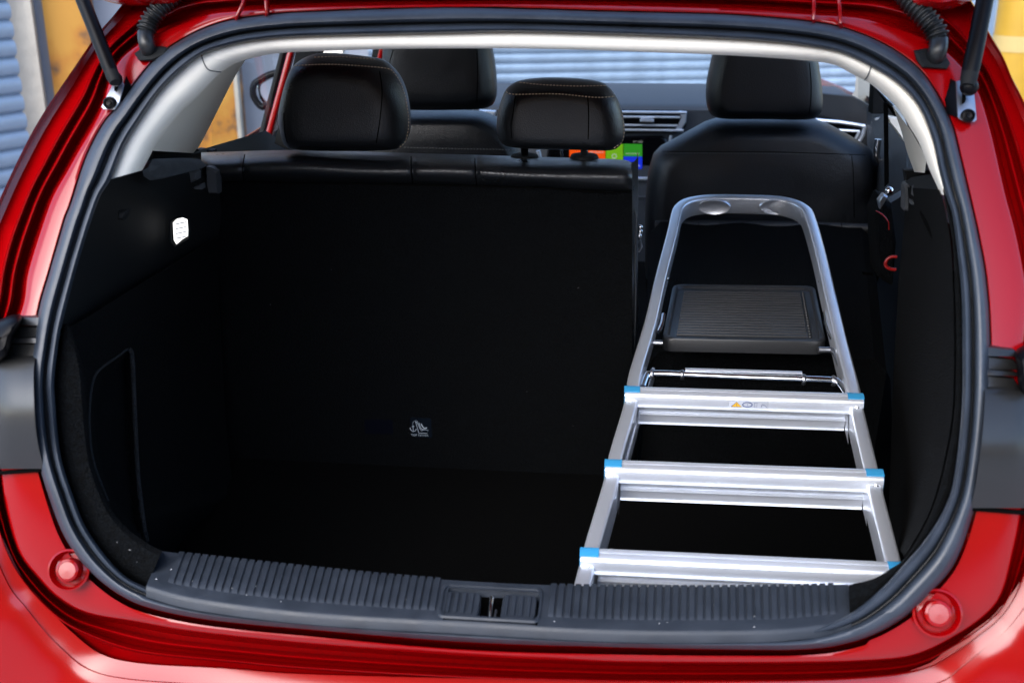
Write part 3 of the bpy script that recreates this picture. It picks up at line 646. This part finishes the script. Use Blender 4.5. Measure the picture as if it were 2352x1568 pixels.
# ------------------------------------------------------------------ headrests
def headrest(px, y, depth, name, parent, m='leather', edge=.42):
    return mk(name, *pillow(px, y, depth, edge), m, parent, auto=80)
h1 = headrest([(717,126),(759,123),(864,135),(894,151),(918,180),(933,219),(940,264),(939,309),(927,333),(905,342),(819,345),(699,343),(660,333),(648,300),(643,264),(650,222),(662,180),(680,146)], .90, .13, 'headrest', bench)
stitches(h1, [(678,151),(744,148),(804,150),(885,157),(905,168),(922,196),(934,240),(938,285),(932,322),(918,338)], parent=bench)
stitches(h1, [(722,132),(780,131),(862,137)], parent=bench)
seam(h1, [(872,165),(877,200),(877,230),(872,280),(864,330)], .0010, parent=bench)
seam(h1, [(652,260),(654,300),(660,328)], .0009, parent=bench)
h2 = headrest([(1194,186),(1248,180),(1323,182),(1383,191),(1410,213),(1425,243),(1434,282),(1435,312),(1425,333),(1404,343),(1338,342),(1218,339),(1164,333),(1146,318),(1141,288),(1146,249),(1158,213),(1172,196)], .90, .12, 'headrest', bench)
stitches(h2, [(1163,211),(1182,217),(1278,216),(1368,224),(1416,221)], parent=bench)
stitches(h2, [(1194,190),(1248,195),(1323,198),(1390,197)], parent=bench)
stitches(h2, [(1428,262),(1433,300),(1428,326),(1410,340)], parent=bench)
seam(h2, [(1184,222),(1180,250),(1174,290),(1176,318)], .0010, parent=bench)
seam(h2, [(1350,226),(1352,260),(1351,320)], .0010, parent=bench)
for u, r in ((1205, .007), (1342, .007)):
    a = onY(u, 332, .91); b = onY(u, 372, .93)
    ps = mk('headrest_post', *tube([a, b], r, 12), 'chrome' if u > 1300 else 'gloss_black', bench)
    mk('post_collar', *lathe(onY(u, 358 if u > 1100 else 348, .93), (0, 0, 1), [(.0, .004), (.012, .004), (.024, .002), (.027, -.004)], 20), 'black_plastic', bench)
# front seats
def frontseat(hp, bp, yh, yb, label):
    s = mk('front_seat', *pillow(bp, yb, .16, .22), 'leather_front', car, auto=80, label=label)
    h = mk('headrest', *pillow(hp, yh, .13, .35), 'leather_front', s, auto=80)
    return s, h
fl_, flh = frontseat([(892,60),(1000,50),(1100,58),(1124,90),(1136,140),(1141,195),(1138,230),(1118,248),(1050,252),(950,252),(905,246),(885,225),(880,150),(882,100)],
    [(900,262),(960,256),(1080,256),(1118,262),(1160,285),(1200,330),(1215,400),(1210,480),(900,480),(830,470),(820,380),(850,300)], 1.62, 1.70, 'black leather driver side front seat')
seam(flh, [(903,115),(896,140),(893,170)], .0012, parent=fl_); seam(flh, [(1095,112),(1097,170),(1095,235)], .0012, parent=fl_)
stitches(fl_, [(928,339),(1050,342),(1150,344),(1200,346)], 'thread_grey', parent=fl_, pitch=7)
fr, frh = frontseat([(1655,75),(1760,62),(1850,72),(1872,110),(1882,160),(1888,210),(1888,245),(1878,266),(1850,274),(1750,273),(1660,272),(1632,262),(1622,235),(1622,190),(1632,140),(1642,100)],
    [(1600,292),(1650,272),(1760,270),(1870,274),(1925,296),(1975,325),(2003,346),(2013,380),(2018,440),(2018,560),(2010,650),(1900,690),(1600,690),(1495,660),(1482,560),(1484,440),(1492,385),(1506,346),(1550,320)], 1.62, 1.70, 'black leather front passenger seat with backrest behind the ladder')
seam(frh, [(1859,145),(1863,190),(1862,235),(1858,262)], .0012, parent=fr)
stitches(fr, [(1530,352),(1650,352),(1800,353),(1950,357)], 'thread_grey', parent=fr, pitch=7)
seam(fr, [(1506,348),(1650,349),(1800,350),(2003,357)], .0010, parent=fr); seam(fr, [(1956,358),(1960,400),(1962,500)], .0010, parent=fr)
# folded 40 part
A0 = onY(1490, 512, 1.55); A1 = onY(2006, 520, 1.55); B0 = onY(1484, 812, .98); B1 = onY(2040, 822, .98)
rws = []
for i in range(16):
    k = i/15; a = B0.lerp(A0, k); b = B1.lerp(A1, k)
    rws.append([a.lerp(b, j/19) + Vector((0, 0, -.03*(1 if j in (0, 19) else 0) + .004*math.sin(j))) for j in range(20)])
rws.insert(0, [p + Vector((0, .03, -.25)) for p in rws[0]])
fold = mk('folded_backrest', *grid(rws), 'carpet', car, label='folded forward rear backrest under the ladder')
mk('folded_edge', *tube([Vector(p) + Vector((0, .01, -.008)) for p in resample([tuple(A0.lerp(A1, .03)), tuple(A0.lerp(A1, .3) + Vector((0, .012, 0))), tuple(A0.lerp(A1, .75) + Vector((0, .012, 0))), tuple(A1)], 24)], .012, 12), 'leather_side', fold)
for px in (((1604,512),(1606,522)), ((1932,512),(1934,524))): mk('seam', *tube([onY(*px[0], 1.54), onY(*px[1], 1.535)], .001, 5), 'seam', fold)
pl('latch_slot', [(1980,624),(2004,626),(2008,632),(1984,632)], 1.20, .01, 'seam', parent=fold)
pl('quarter_panel', [(2078,392),(2168,392),(2172,450),(2084,432)], .95, .02, 'black_plastic')
# belt parts, hook
mk('seat_side', *plate([onY(u, v, 1.1) for u, v in ((2012,500),(2030,460),(2050,470),(2060,560),(2052,660),(2020,640))], (0, .1, 0), .01), 'carpet', car)
bh = mk('belt_buckle', *plate([onY(u, v, 1.05) for u, v in ((2018,462),(2030,446),(2040,452),(2030,470),(2022,482))], (0, .02, 0), .003), 'steel', car)
mk('buckle_button', *sph(onY(2042, 438, 1.02), .008), 'chrome', bh)
mk('belt_thread', *tube([onY(u, v, 1.0) for u, v in ((2012,484),(2026,492),(2034,500),(2041,510),(2042,528))], .0012, 6), 'belt_red', car)
mk('red_hook', *tube([onY(u, v, .84) for u, v in cr([(2060,590),(2044,591),(2034,602),(2036,612),(2046,618),(2058,619)], 6)], .0030, 10), 'belt_red', car)
for i, (u, v) in enumerate(((1470,522),(1470,532),(1468,542))):
    mk('belt_buckle', *sph(onY(u, v, 1.0), .0055), 'chrome', car)
mk('belt_buckle', *tube([onY(u, v, 1.0) for u, v in ((1462,560),(1470,552),(1473,566),(1466,578))], .003, 8), 'steel', car)
# ------------------------------------------------------------------ dashboard
YD = 2.45
def clampx(u, v, y): p = onY(u, v, y); p.x = max(-.72, min(.84, p.x)); return p
dash = mk('dashboard', *grid([[clampx(u, v + 6*abs((u - 1380)/600)**2 - (u - 1380)*-.004, y) for u in np.linspace(480, 2200, 60)] for v, y in ((190.5, 3.22), (192, 2.95), (205, 2.75), (222, 2.6), (236, 2.50), (244, 2.46), (252, 2.45), (320, 2.45), (420, 2.40), (600, 2.35))]), 'dash', car)
def dp(name, px, m, y=2.43, th=.02, parent=dash, bev=.003): return pl(name, px, y, th, m, parent, bev)
dp('vent_opening', [(1380,252),(1578,254),(1575,290),(1562,302),(1380,302)], 'gloss_black', 2.438)
for v, u1 in ((258, 1576), (269, 1562), (288, 1556), (299, 1570)):
    mk('vent_trim', *tube([onY(1380, v - 1, 2.425), onY(u1, v + 1, 2.425)], .0042 if v in (258, 299) else .0034, 8), 'alu_satin', dash)
dp('vent_trim', [(1560,256),(1578,258),(1576,282),(1562,302),(1550,302),(1560,284),(1566,268)], 'alu_satin', 2.424)
dp('vent_knob', [(1470,274),(1502,275),(1502,281),(1470,280)], 'alu_satin', 2.415)
scr = dp('centre_screen', [(1260,318),(1520,314),(1532,322),(1536,350),(1528,402),(1500,412),(1250,410)], 'screen', 2.42, bev=.006)
def tile(u0, v0, u1, v1, m): dpx = [(u0, v0), (u1, v0 + .6), (u1, v1 + .6), (u0, v1)]; return pl('screen_tile', dpx, 2.416, .003, m, scr, .0005)
tile(1308, 331, 1347, 384, 'orange_e'); tile(1349, 331, 1390, 384, 'orange_e'); tile(1391.5, 331, 1431, 384, 'green_e'); tile(1432.5, 331, 1475, 359, 'teal_e'); tile(1432.5, 360, 1475, 388, 'blue_e')
tx = onY(1470, 350, 2.41) - onY(1430, 350, 2.41)
for s, u, v, z in (('BBC Radio 4', 1370, 350, .0085), ('Android Auto', 1453, 353, .0075), ('Traffic', 1462, 381, .009), ('21\u00b0  13:26', 1465, 326, .007)):
    text(s, onY(u, v, 2.412), tx, (0, 0, 1), z, 'text_e', scr)
mk('tile_symbol', *tube([onY(1411 + 5*math.cos(a), 359 + 5*math.sin(a), 2.412) for a in np.linspace(0, 6.28, 12)], .0012, 5), 'text_e', scr)
mk('console_trim', *tube([onY(1330, 409, 2.40), onY(1494, 411, 2.40)], .006, 8), 'alu_satin', dash)
mk('console_trim', *tube([onY(1330, 452, 2.38), onY(1494, 453, 2.38)], .003, 8), 'grey_plastic', dash)
mk('screen_surround', *tube([onY(1536, 352, 2.41), onY(1541, 312, 2.41)], .0045, 8), 'alu_satin', dash)
mk('console_trim', *tube([onY(1236, 346, 2.1), onY(1244, 380, 2.1)], .006, 8), 'alu_satin', dash)
mk('console_trim', *tube([onY(1290, 346, 2.1), onY(1293, 380, 2.1)], .004, 8), 'chrome', dash)
dp('vent_trim', [(1100,254),(1138,256),(1136,266),(1112,258)], 'alu_satin', 2.3)
# right vent
dp('vent_opening', [(1878,278),(1984,290),(1965,330),(1945,332)], 'gloss_black', 2.30)
for pts, r in ((((1872,276),(1930,281),(1986,290)), .0055), (((1986,290),(1982,310),(1968,334),(1958,334)), .006), (((1905,298),(1974,302)), .004), (((1974,302),(1966,318),(1955,326)), .0045)):
    mk('vent_trim', *tube([onY(u, v, 2.29) for u, v in pts], r, 8), 'alu_satin', dash)
mk('screen_pillar', *grid([[onY(u, v, 2.6) for u in (a, (a + b)/2, b)] for v, a, b in ((140,1958,2010),(180,1966,2008),(210,1963,2006),(228,1950,2006),(250,1950,2006))]), mat('screen_pillar_trim', (.36, .35, .32), .7), car)  # same beige trim, colour darkened to offset the light falling on it
pl('dash_end', [(1880,214),(1960,222),(2004,246),(2010,300),(2000,345),(1960,338),(1985,290),(1876,262)], 2.36, .05, 'door_int', dash)
# right front door and B pillar
pl('door_card', [(1996,250),(2060,262),(2092,330),(2110,400),(2090,440),(2040,470),(2000,430)], [2.3,1.7,1.5,1.3,1.2,1.2,1.9], .04, 'door_int')
mk('door_handle', *tube([onY(u, v, 1.62) for u, v in ((2017,320),(2014,340),(2013,358),(2018,370),(2026,376))], .0085, 10), 'chrome', car)
pl('belt_strap', [(2030,235),(2040,238),(2042,420),(2032,430)], 1.25, .004, 'seam', bev=.0005)
pl('pillar_cover', [(2006,196),(2060,250),(2076,300),(2070,272),(2042,262),(2002,262)], 1.4, .04, 'black_plastic')
pl('pillar_cover', [(2040,268),(2066,272),(2082,330),(2060,300),(2044,280)], 1.38, .04, 'beige')
# left rear door and window frame
pl('door_card', [(420,366),(452,350),(598,307),(650,340),(650,372),(520,365),(455,362)], [.92,.95,1.35,1.5,1.5,1.1,.95], .04, 'door_int')
def bar(name, a, b, ya, yb, w, m, parent=car, d=.03): return mk(name, *tube([onY(*a, ya), onY(*b, yb)], 1.0, sect=rrect(w, d, min(w, d)*.3, 3), up=(0, -1, 0)), m, parent)
bar('door_frame', (672, 112), (618, 312), 1.56, 1.52, .014, 'paint')
bar('window_seal', (654, 112), (602, 312), 1.57, 1.53, .012, 'black_plastic')
pl('pillar_cover', [(681,112),(740,112),(700,200),(660,345),(630,330)], 1.38, .03, 'black_plastic')
mi = mk('wing_mirror', *tube([onY(u, v, 2.35) for u, v in cr([(645,166),(620,172),(594,186),(583,196),(581,215),(588,232),(602,246),(612,240)], 5)], .011, 10), 'gloss_black', car)
mk('mirror_glass', *plate([onY(u, v, 2.37) for u, v in ((640,170),(598,188),(590,200),(596,228),(606,240),(614,236),(650,180))], (0, .01, 0)), 'chrome', mi)
pl('quarter_panel_outer', [(735,112),(790,112),(786,128),(740,126)], 2.2, .02, 'beige')
# second red frame and pillar seen between the headrests
pl('pillar_cover', [(858,100),(912,100),(908,150),(850,150)], 2.1, .03, 'black_plastic')
bar('door_frame', (880,104), (872,140), 2.05, 2.05, .012, 'paint')
# glass
mk('side_window', *grid([[Vector((-.72 + .05*(z - 1.02), y, z)) for y in (1.12, 1.4, 2.3)] for z in (1.02, 1.46)]), 'glass', car)
mk('side_window', *grid([[Vector((.80 - .1*(z - 1.02), y, z)) for y in (1.3, 1.4, 2.3)] for z in (1.02, 1.46)]), 'glass', car)
mk('windscreen', *grid([[Vector((x, 3.17 - 1.0*k + .05*(1 - (x/.7)**2), .945 + .555*k)) for x in np.linspace(-.7, .7, 9)] for k in (0, .5, 1)]), 'glass', car)
# ================================================================== STEP LADDER
lad = thing('step_ladder', 'folded aluminium step ladder with blue end caps and black tray lying in the boot', 'ladder', (.3, .3, .66))
LO = Vector((0, .624, .777)); LS = Vector((0, .978, .2089)).normalized(); LN = Vector((0, -.2089, .978)).normalized()
def onL(u, v, n=0.0): return onPl(u, v, LO + LN*n, LN)
left_ = [(1316,1350),(1343,1247),(1388,1096),(1399,1040),(1434,921),(1444,857),(1479,742),(1504,637),(1532,532),(1542,487)]
hoop_ = [(1549,472),(1566,459),(1595,451),(1644,447),(1731,448),(1791,451),(1832,460),(1858,474),(1872,494)]
right_ = [(1896,574),(1924,690),(1948,788),(1976,892),(1981,925),(2015,1065),(2025,1114),(2067,1275),(2084,1345)]
def inset(p, k): # centre line a little inside the outer edge
    return p
outer = resample(cr(left_ + hoop_ + right_, 6), 240)
P = [onL(q[0], q[1], .012) for q in outer]
cen = sum(P, Vector())/len(P)
tw, td = .022, .040
PC = []
for i, p in enumerate(P):
    t = (P[min(i + 1, 239)] - P[max(i - 1, 0)]).normalized(); side = t.cross(LN).normalized()
    if side.dot(cen - p) < 0 and False: side = -side
    side = t.cross(LN).normalized()
    PC.append(p + side*(tw/2) - LN*(td/2 - .002))
frame = mk('ladder_frame', *tube(PC, 1.0, sect=rrect(tw, td, .0045, 4), up=tuple(LN)), 'alu', lad, auto=50)
# rear support frame, lower and inset
for uv in (((1362,1350),(1392,1240),(1440,1060),(1466,960),(1500,860)), ((2050,1350),(2028,1270),(1998,1110),(1964,960),(1946,880))):
    mk('rear_stile', *tube([onL(u, v, -.035) for u, v in uv], 1.0, sect=rrect(.006, .03, .002, 2), up=tuple(LN)), 'alu', lad)
# inner flat of each stile seen between steps
def prof_ext(pa, pb, prof, na=0):
    """extrude profile (s,n) from pa to pb"""
    return grid([[p + LS*s + LN*n for s, n in prof] for p in (pa, pa.lerp(pb, .5), pb)])
steps = [((1436,886),(1980,903)), ((1391,1054),(2025,1077)), ((1335,1256),(2080,1290))]
nose = [(.0, .0), (.0, .022), (-.0015, .0245), (-.006, .0255), (-.009, .0245), (-.0095, .0232), (-.0105, .0245), (-.018, .0240), (-.0215, .0225), (-.0232, .0200), (-.0238, .0190), (-.0255, .0120), (-.0268, .0055), (-.0305, .0050), (-.0310, .0035), (-.027, .0030), (-.020, .0)]
panel = [(-.004, .004), (-.016, .002), (-.0165, -.002), (-.0175, -.014), (-.022, -.0155), (-.0225, -.017), (-.0185, -.018), (-.019, -.034), (-.022, -.036), (-.020, -.038), (-.012, -.038)]
for i, (a, b) in enumerate(steps):
    pa = onL(*a, .024); pb = onL(*b, .024)
    # keep both ends at the same distance up the ladder
    pa = pa - LN*.024; pb = pb - LN*.024
    st = mk('step', *prof_ext(pa, pb, nose), 'alu_satin', lad, auto=35)
    d = (pb - pa).normalized()
    mk('step_web', *prof_ext(pa + d*.024, pb - d*.024, panel), 'alu_satin', st, auto=35)
    for e, s in ((pa, 1), (pb, -1)):
        capp = [(x*1.02, z*1.02 + .0004) for x, z in nose[:13]]
        c0 = e - d*s*.0012; c1 = e + d*s*.0245
        rows = [[c0 + LS*x*.0 + LS*(-.012) + LN*.012 + (LS*(x + .012) + LN*(z - .012))*k for x, z in capp] for k in (.02, .9)]
        rows.append([c0 + d*s*.001 + LS*x + LN*z for x, z in [(q[0]*1.04, q[1]*1.04) for q in nose[:13]]])
        topc = [(.0008, .010), (.0008, .022), (-.0015, .0256), (-.006, .0268), (-.0120, .0264), (-.0175, .0258), (-.0180, .0240)]
        rows2 = [[c0 + LS*x + LN*z for x, z in topc], [c1 + LS*x + LN*z for x, z in topc]]
        cp = MB(); cp.add(*grid(rows)); cp.add(*grid(rows2)); 
        cp.build('end_cap', 'blue', st)
        cc = e + d*s*.010 + LS*(-.0262) + LN*.0115
        mk('rivet', *lathe(cc, (LN*.2 - LS), [(0, .0035), (.002, .0032), (.0038, .002), (.0042, 0), (.0042, -.002)], 12), 'chrome', st)
        # gusset edge beside the web
        g0 = e + d*s*.0235
        mk('gusset', *grid([[g0 + LS*x + LN*z for x, z in ((-.003, .002), (-.02, .0), (-.03, -.004))], [g0 + d*s*-.001 + LS*x + LN*z for x, z in ((-.003, -.036), (-.024, -.036), (-.06, -.036))]]), 'alu', st)
# sticker on the top step
pa = onL(*steps[0][0], .024) - LN*.024; pb = onL(*steps[0][1], .024) - LN*.024; d = (pb - pa).normalized(); Lw = (pb - pa).length
def stk(s, t, lift=.0006):        # s along the step 0..1, t 0 top .. 1 bottom of the grey nose band
    p = pa + d*(Lw*s) + (LS*-.0243 + LN*.0180)*(1 - t) + (LS*-.0265 + LN*.0068)*t
    return p + (LN*.2 - LS).normalized()*lift
st1 = [o for o in lad.children if o.name.startswith('step')][0]
sk = mk('warning_sticker', *plate([stk(.442, 0), stk(.605, 0), stk(.605, 1), stk(.442, 1)], tuple(LS*.0004), .0002), 'white', st1)
mk('triangle', *plate([stk(.450, .88, .001), stk(.472, .12, .001), stk(.494, .88, .001)], tuple(LS*.0003), .0001), 'amber', st1)
mk('triangle_edge', *tube([stk(.450, .88, .0013), stk(.472, .12, .0013), stk(.494, .88, .0013), stk(.450, .88, .0013)], .0004, 4), 'navyp', st1)
text('!', stk(.472, .62, .0016), d, LN, .007, 'navyp', st1)
mk('ring_print', *tube([stk(.518 + .020*math.cos(a), .5 + .36*math.sin(a), .001) for a in np.linspace(0, 6.28, 16)], .0008, 4), 'navyp', st1)
text('i', stk(.518, .5, .0014), d, LN, .006, 'navyp', st1)
mk('page_print', *tube([stk(s, t, .001) for s, t in ((.548,.15),(.558,.15),(.558,.85),(.548,.85),(.548,.15))], .0003, 4), 'navyp', st1)
mk('flag_print', *tube([stk(s, t, .001) for s, t in ((.576,.85),(.580,.35),(.590,.55),(.600,.8))], .0004, 4), 'navyp', st1)
# hoop thumb dimples
for u in (1640, 1782):
    c = onL(u, 473, .0); 
    ctr = onL(u, 449, .012) - LS*(tw + .0008) - LN*(td/2 - .003)
    a = Vector((1, 0, 0)); b = LN; nrm = -LS
    rows = []
    for r, h in ((1.0, .0002), (.92, -.0015), (.7, -.004), (.4, -.0055), (.02, -.006)):
        rows.append([ctr + a*(.034*r*math.cos(k*math.pi/16)) + b*(.0165*r*math.sin(k*math.pi/16)) + nrm*(h + .007) for k in range(32)])
    rim = [[ctr + a*(.034*r*math.cos(k*math.pi/16)) + b*(.0165*r*math.sin(k*math.pi/16)) + nrm*h for k in range(32)] for r, h in ((1.1, 0), (1.02, .004), (.95, .0035), (.7, .001), (.35, .0), (.02, 0))]
    mk('grip_dimple', *grid(rim, closed=True), 'alu', frame)
# tray
ZT = .80
def tr(u, v, dz=0.0): p = onZ(u, v, ZT); return p + Vector((0, 0, dz))
T0, T1_, T2, T3 = tr(1546, 651), tr(1872, 655), tr(1899, 784), tr(1520, 776)
def tq(a, b, dz=0): # a 0..1 across, b 0 far..1 near
    return T0.lerp(T1_, a).lerp(T3.lerp(T2, a), b) + Vector((0, 0, dz))
def rr_t(m, r, dz, n=5):
    o = []
    for ca, cb, an in ((1 - m - r, 1 - m - r, 0), (m + r, 1 - m - r, 90), (m + r, m + r, 180), (1 - m - r, m + r, 270)):
        for i in range(n + 1):
            t = R(an + 90*i/n); o.append(tq(ca + r*math.cos(t), cb + r*math.sin(t)*1.0, dz))
    return o
V, F = grid([rr_t(.03, .06, -.028), rr_t(.0, .07, -.026), rr_t(.0, .07, -.004), rr_t(.004, .07, -.001), rr_t(.018, .06, 0), rr_t(.034, .05, -.001), rr_t(.042, .05, -.006), rr_t(.06, .05, -.0065)], closed=True)
F.append(tuple(range(len(V) - 24, len(V)))); F.append(tuple(range(24)))
tray = mk('tray', V, F, 'tray', lad, auto=50)
for i in range(18):
    b = .115 + i*.0455
    mk('tray_rib', *grid([[tq(a, b - .016, -.0064), tq(a, b - .010, -.0034), tq(a, b + .006, -.0034), tq(a, b + .012, -.0064)] for a in (.085, .09, .5, .885, .89)]), 'tray', tray)
    c = tq(.91, b, -.0062); mk('tray_stud', *lathe(c, (0, 0, 1), [(.0032, 0), (.0030, .0018), (.0018, .0030), (0, .0034)], 8), 'tray', tray)
for px in (((1500,787),(1522,788)), ((1880,803),(1908,803),(1920,812),(1930,840))):
    mk('tray_arm', *tube([onL(u, v, -.006) for u, v in px], .0055, 10), 'steel', tray)
for px in (((1524,722),(1520,745),(1513,762)), ((1894,718),(1898,745),(1905,765),(1912,780))):
    mk('tray_link', *tube([onL(u, v, -.004) for u, v in px], .004, 8), 'chrome', tray)
mk('tray_strut', *tube([onL(u, v, -.016) for u, v in ((1914,810),(1926,845),(1938,870),(1952,900))], .0022, 8), 'steel', tray)
# cross tube with collars and lock bar
X = [onL(u, v, -.004) for u, v in ((1476,890),(1484,868),(1494,859),(1560,860),(1700,866),(1840,871),(1910,874),(1924,877),(1936,892),(1944,906))]
ct = mk('cross_tube', *tube([Vector(p) for p in resample(cr(X, 5), 60)], .0068, 16), 'chrome', lad)
for u, v in ((1567, 861), (1846, 871.5), (1498, 859), (1914, 874.5)):
    c = onL(u, v, -.004); mk('collar', *tube([c - Vector((.003, 0, 0)), c, c + Vector((.003, 0, 0))], [.0085, .0098, .0085], 14), 'steel', ct)
mk('lock_bar', *tube([onL(u, v, .004) for u, v in ((1574,848),(1842,856))], 1.0, sect=rrect(.007, .003, .001, 2), up=tuple(LN)), 'alu_satin', ct)
for u, v in ((1533, 640), (1884, 647)): mk('rivet', *sph(onL(u, v, -.006), .0035, 6), 'chrome', frame)
# ================================================================== SURROUNDINGS
ground = mk('ground', *grid([[Vector((x, y, 0)) for x in (-60, -6, 0, 6, 60)] for y in (-60, -6, 0, 6, 60)]), 'asphalt', kind='structure')
ground['label'] = 'grey concrete ground of the yard'
def shutter(name, label, o, dirv, length, pitch, z0, n, group='metal roller shutters behind the car', m='slat'):
    d = Vector(dirv).normalized(); nn = Vector((d.y, -d.x, 0))
    t = thing(name, label, 'shutter', tuple(Vector(o) + Vector((0, 0, 0))), group)
    prof = [(0, 0), (-.010, .006), (-.016, pitch*.2), (-.019, pitch*.42), (-.016, pitch*.66), (-.008, pitch*.84), (.004, pitch*.90), (.006, pitch*.96), (0, pitch)]
    me = None; O = Vector(o)
    for i in range(n):
        if me is None:
            V, F = grid([[O + d*L + nn*(-p[0]) + Vector((0, 0, z0 + p[1])) for p in prof] for L in np.linspace(0, length, 5)])
            ob = mk('slat', V, F, m, t, auto=50); me = ob.data
        else:
            ob = bpy.data.objects.new('slat', me); scn.collection.objects.link(ob); ob.parent = t; ob.location = (0, 0, i*pitch)
    mk('guide_rail', *plate([O + nn*.02, O + nn*.02 + d*-.08, O + nn*.02 + d*-.08 + Vector((0, 0, z0 + n*pitch)), O + nn*.02 + Vector((0, 0, z0 + n*pitch))], tuple(nn*-.08)), 'grey_wall', t)
    return t
# across the yard, seen through the windscreen; its line runs away to the right
o = onY(800, 160, 8.0); o.z = 0
shutter('roller_shutter', 'pale blue metal roller shutter seen through the windscreen above the dashboard', o, (math.cos(R(14)), math.sin(R(14)), 0), 9.0, .078, .0, 42)
# left of the car
def vslab(name, label, cat, u0, u1, y0, y1, m, top=3.2, th=.15, group=None, vref=200):
    a = onY(u0, vref, y0); b = onY(u1, vref, y1); a.z = b.z = 0; t = Vector((0, 0, top))
    d = (b - a).normalized(); nn = Vector((-d.y, d.x, 0))*th
    o = mk(name, *plate([a, b, b + t, a + t], tuple(nn), .01), m, None, smooth=False)
    o['label'] = label; o['category'] = cat
    if group: o['group'] = group
    return o
a = onY(-420, 200, 3.3); b = onY(46, 200, 4.1); a.z = b.z = 0
shutter('roller_shutter', 'grey blue metal roller shutter at the far left beside the red rear wing', a, tuple(b - a), (b - a).length, .085, .0, 36)
vslab('concrete_pillar', 'cream painted pillar between the left shutter and the yellow board', 'pillar', 30, 97, 4.15, 4.2, 'concrete')
vslab('steel_channel', 'narrow blue grey steel channel between the cream pillar and the yellow board', 'post', 97, 124, 4.32, 4.34, 'grey_wall')
vslab('yellow_board', 'weathered yellow board stained with rust beside the cream pillar', 'board', 122, 222, 4.3, 4.35, 'yellow')
vslab('grey_panel', 'pale grey wall panel behind the left gas strut', 'wall', 222, 330, 4.5, 4.6, 'grey_wall')
vslab('rusty_sheet', 'rusty yellow panel seen through the left rear side window', 'panel', 400, 537, 5.0, 5.0, 'yellow')
vslab('metal_post', 'thin pale metal post seen through the left rear side window', 'post', 537, 546, 4.9, 4.9, 'concrete', th=.04)
vslab('grey_wall', 'plain grey wall seen behind the wing mirror', 'wall', 546, 850, 5.3, 5.6, 'grey_wall')
# right of the car
wh = vslab('brick_warehouse', 'orange brown brick warehouse wall across the yard behind the photographer', 'building', -400, 3000, -9, -9, 'brick_m')
bpy.data.objects.remove(wh)
wh = mk('brick_warehouse', *plate([(-14, -9, 0), (14, -9, 0), (14, -9, 4.0), (-14, -9, 4.0)], (0, -.4, 0), .02), 'brick_m', smooth=False)
wh['label'] = 'orange brown brick warehouse wall mirrored in the red paint'; wh['category'] = 'building'
vslab('pale_blue_post', 'pale blue post left of the yellow column at the right edge', 'post', 2262, 2312, 5.2, 5.2, 'slat', th=.1)
yp = onY(2345, 60, 4.4); yp.z = 0
yc = mk('yellow_column', *lathe(yp, (0, 0, 1), [(.11, 0), (.11, 1.0), (.11, 3.2)], 32), 'yellow_clean' if 'yellow_clean' in M else mat('yellow_paint', (.34, .20, .012), .5, var=.08), None)
yc['label'] = 'bright yellow round column at the right edge of the picture'; yc['category'] = 'column'
mk('column_band', *lathe(yp + Vector((0, 0, .98)), (0, 0, 1), [(.113, 0), (.113, .07)], 32), mat('ochre_band', (.36, .27, .10), .7), yc)
vslab('cream_wall', 'cream wall behind the yellow column on the right', 'wall', 2300, 2700, 5.6, 4.0, mat('cream_wall', (.34, .25, .07), .8, var=.1))
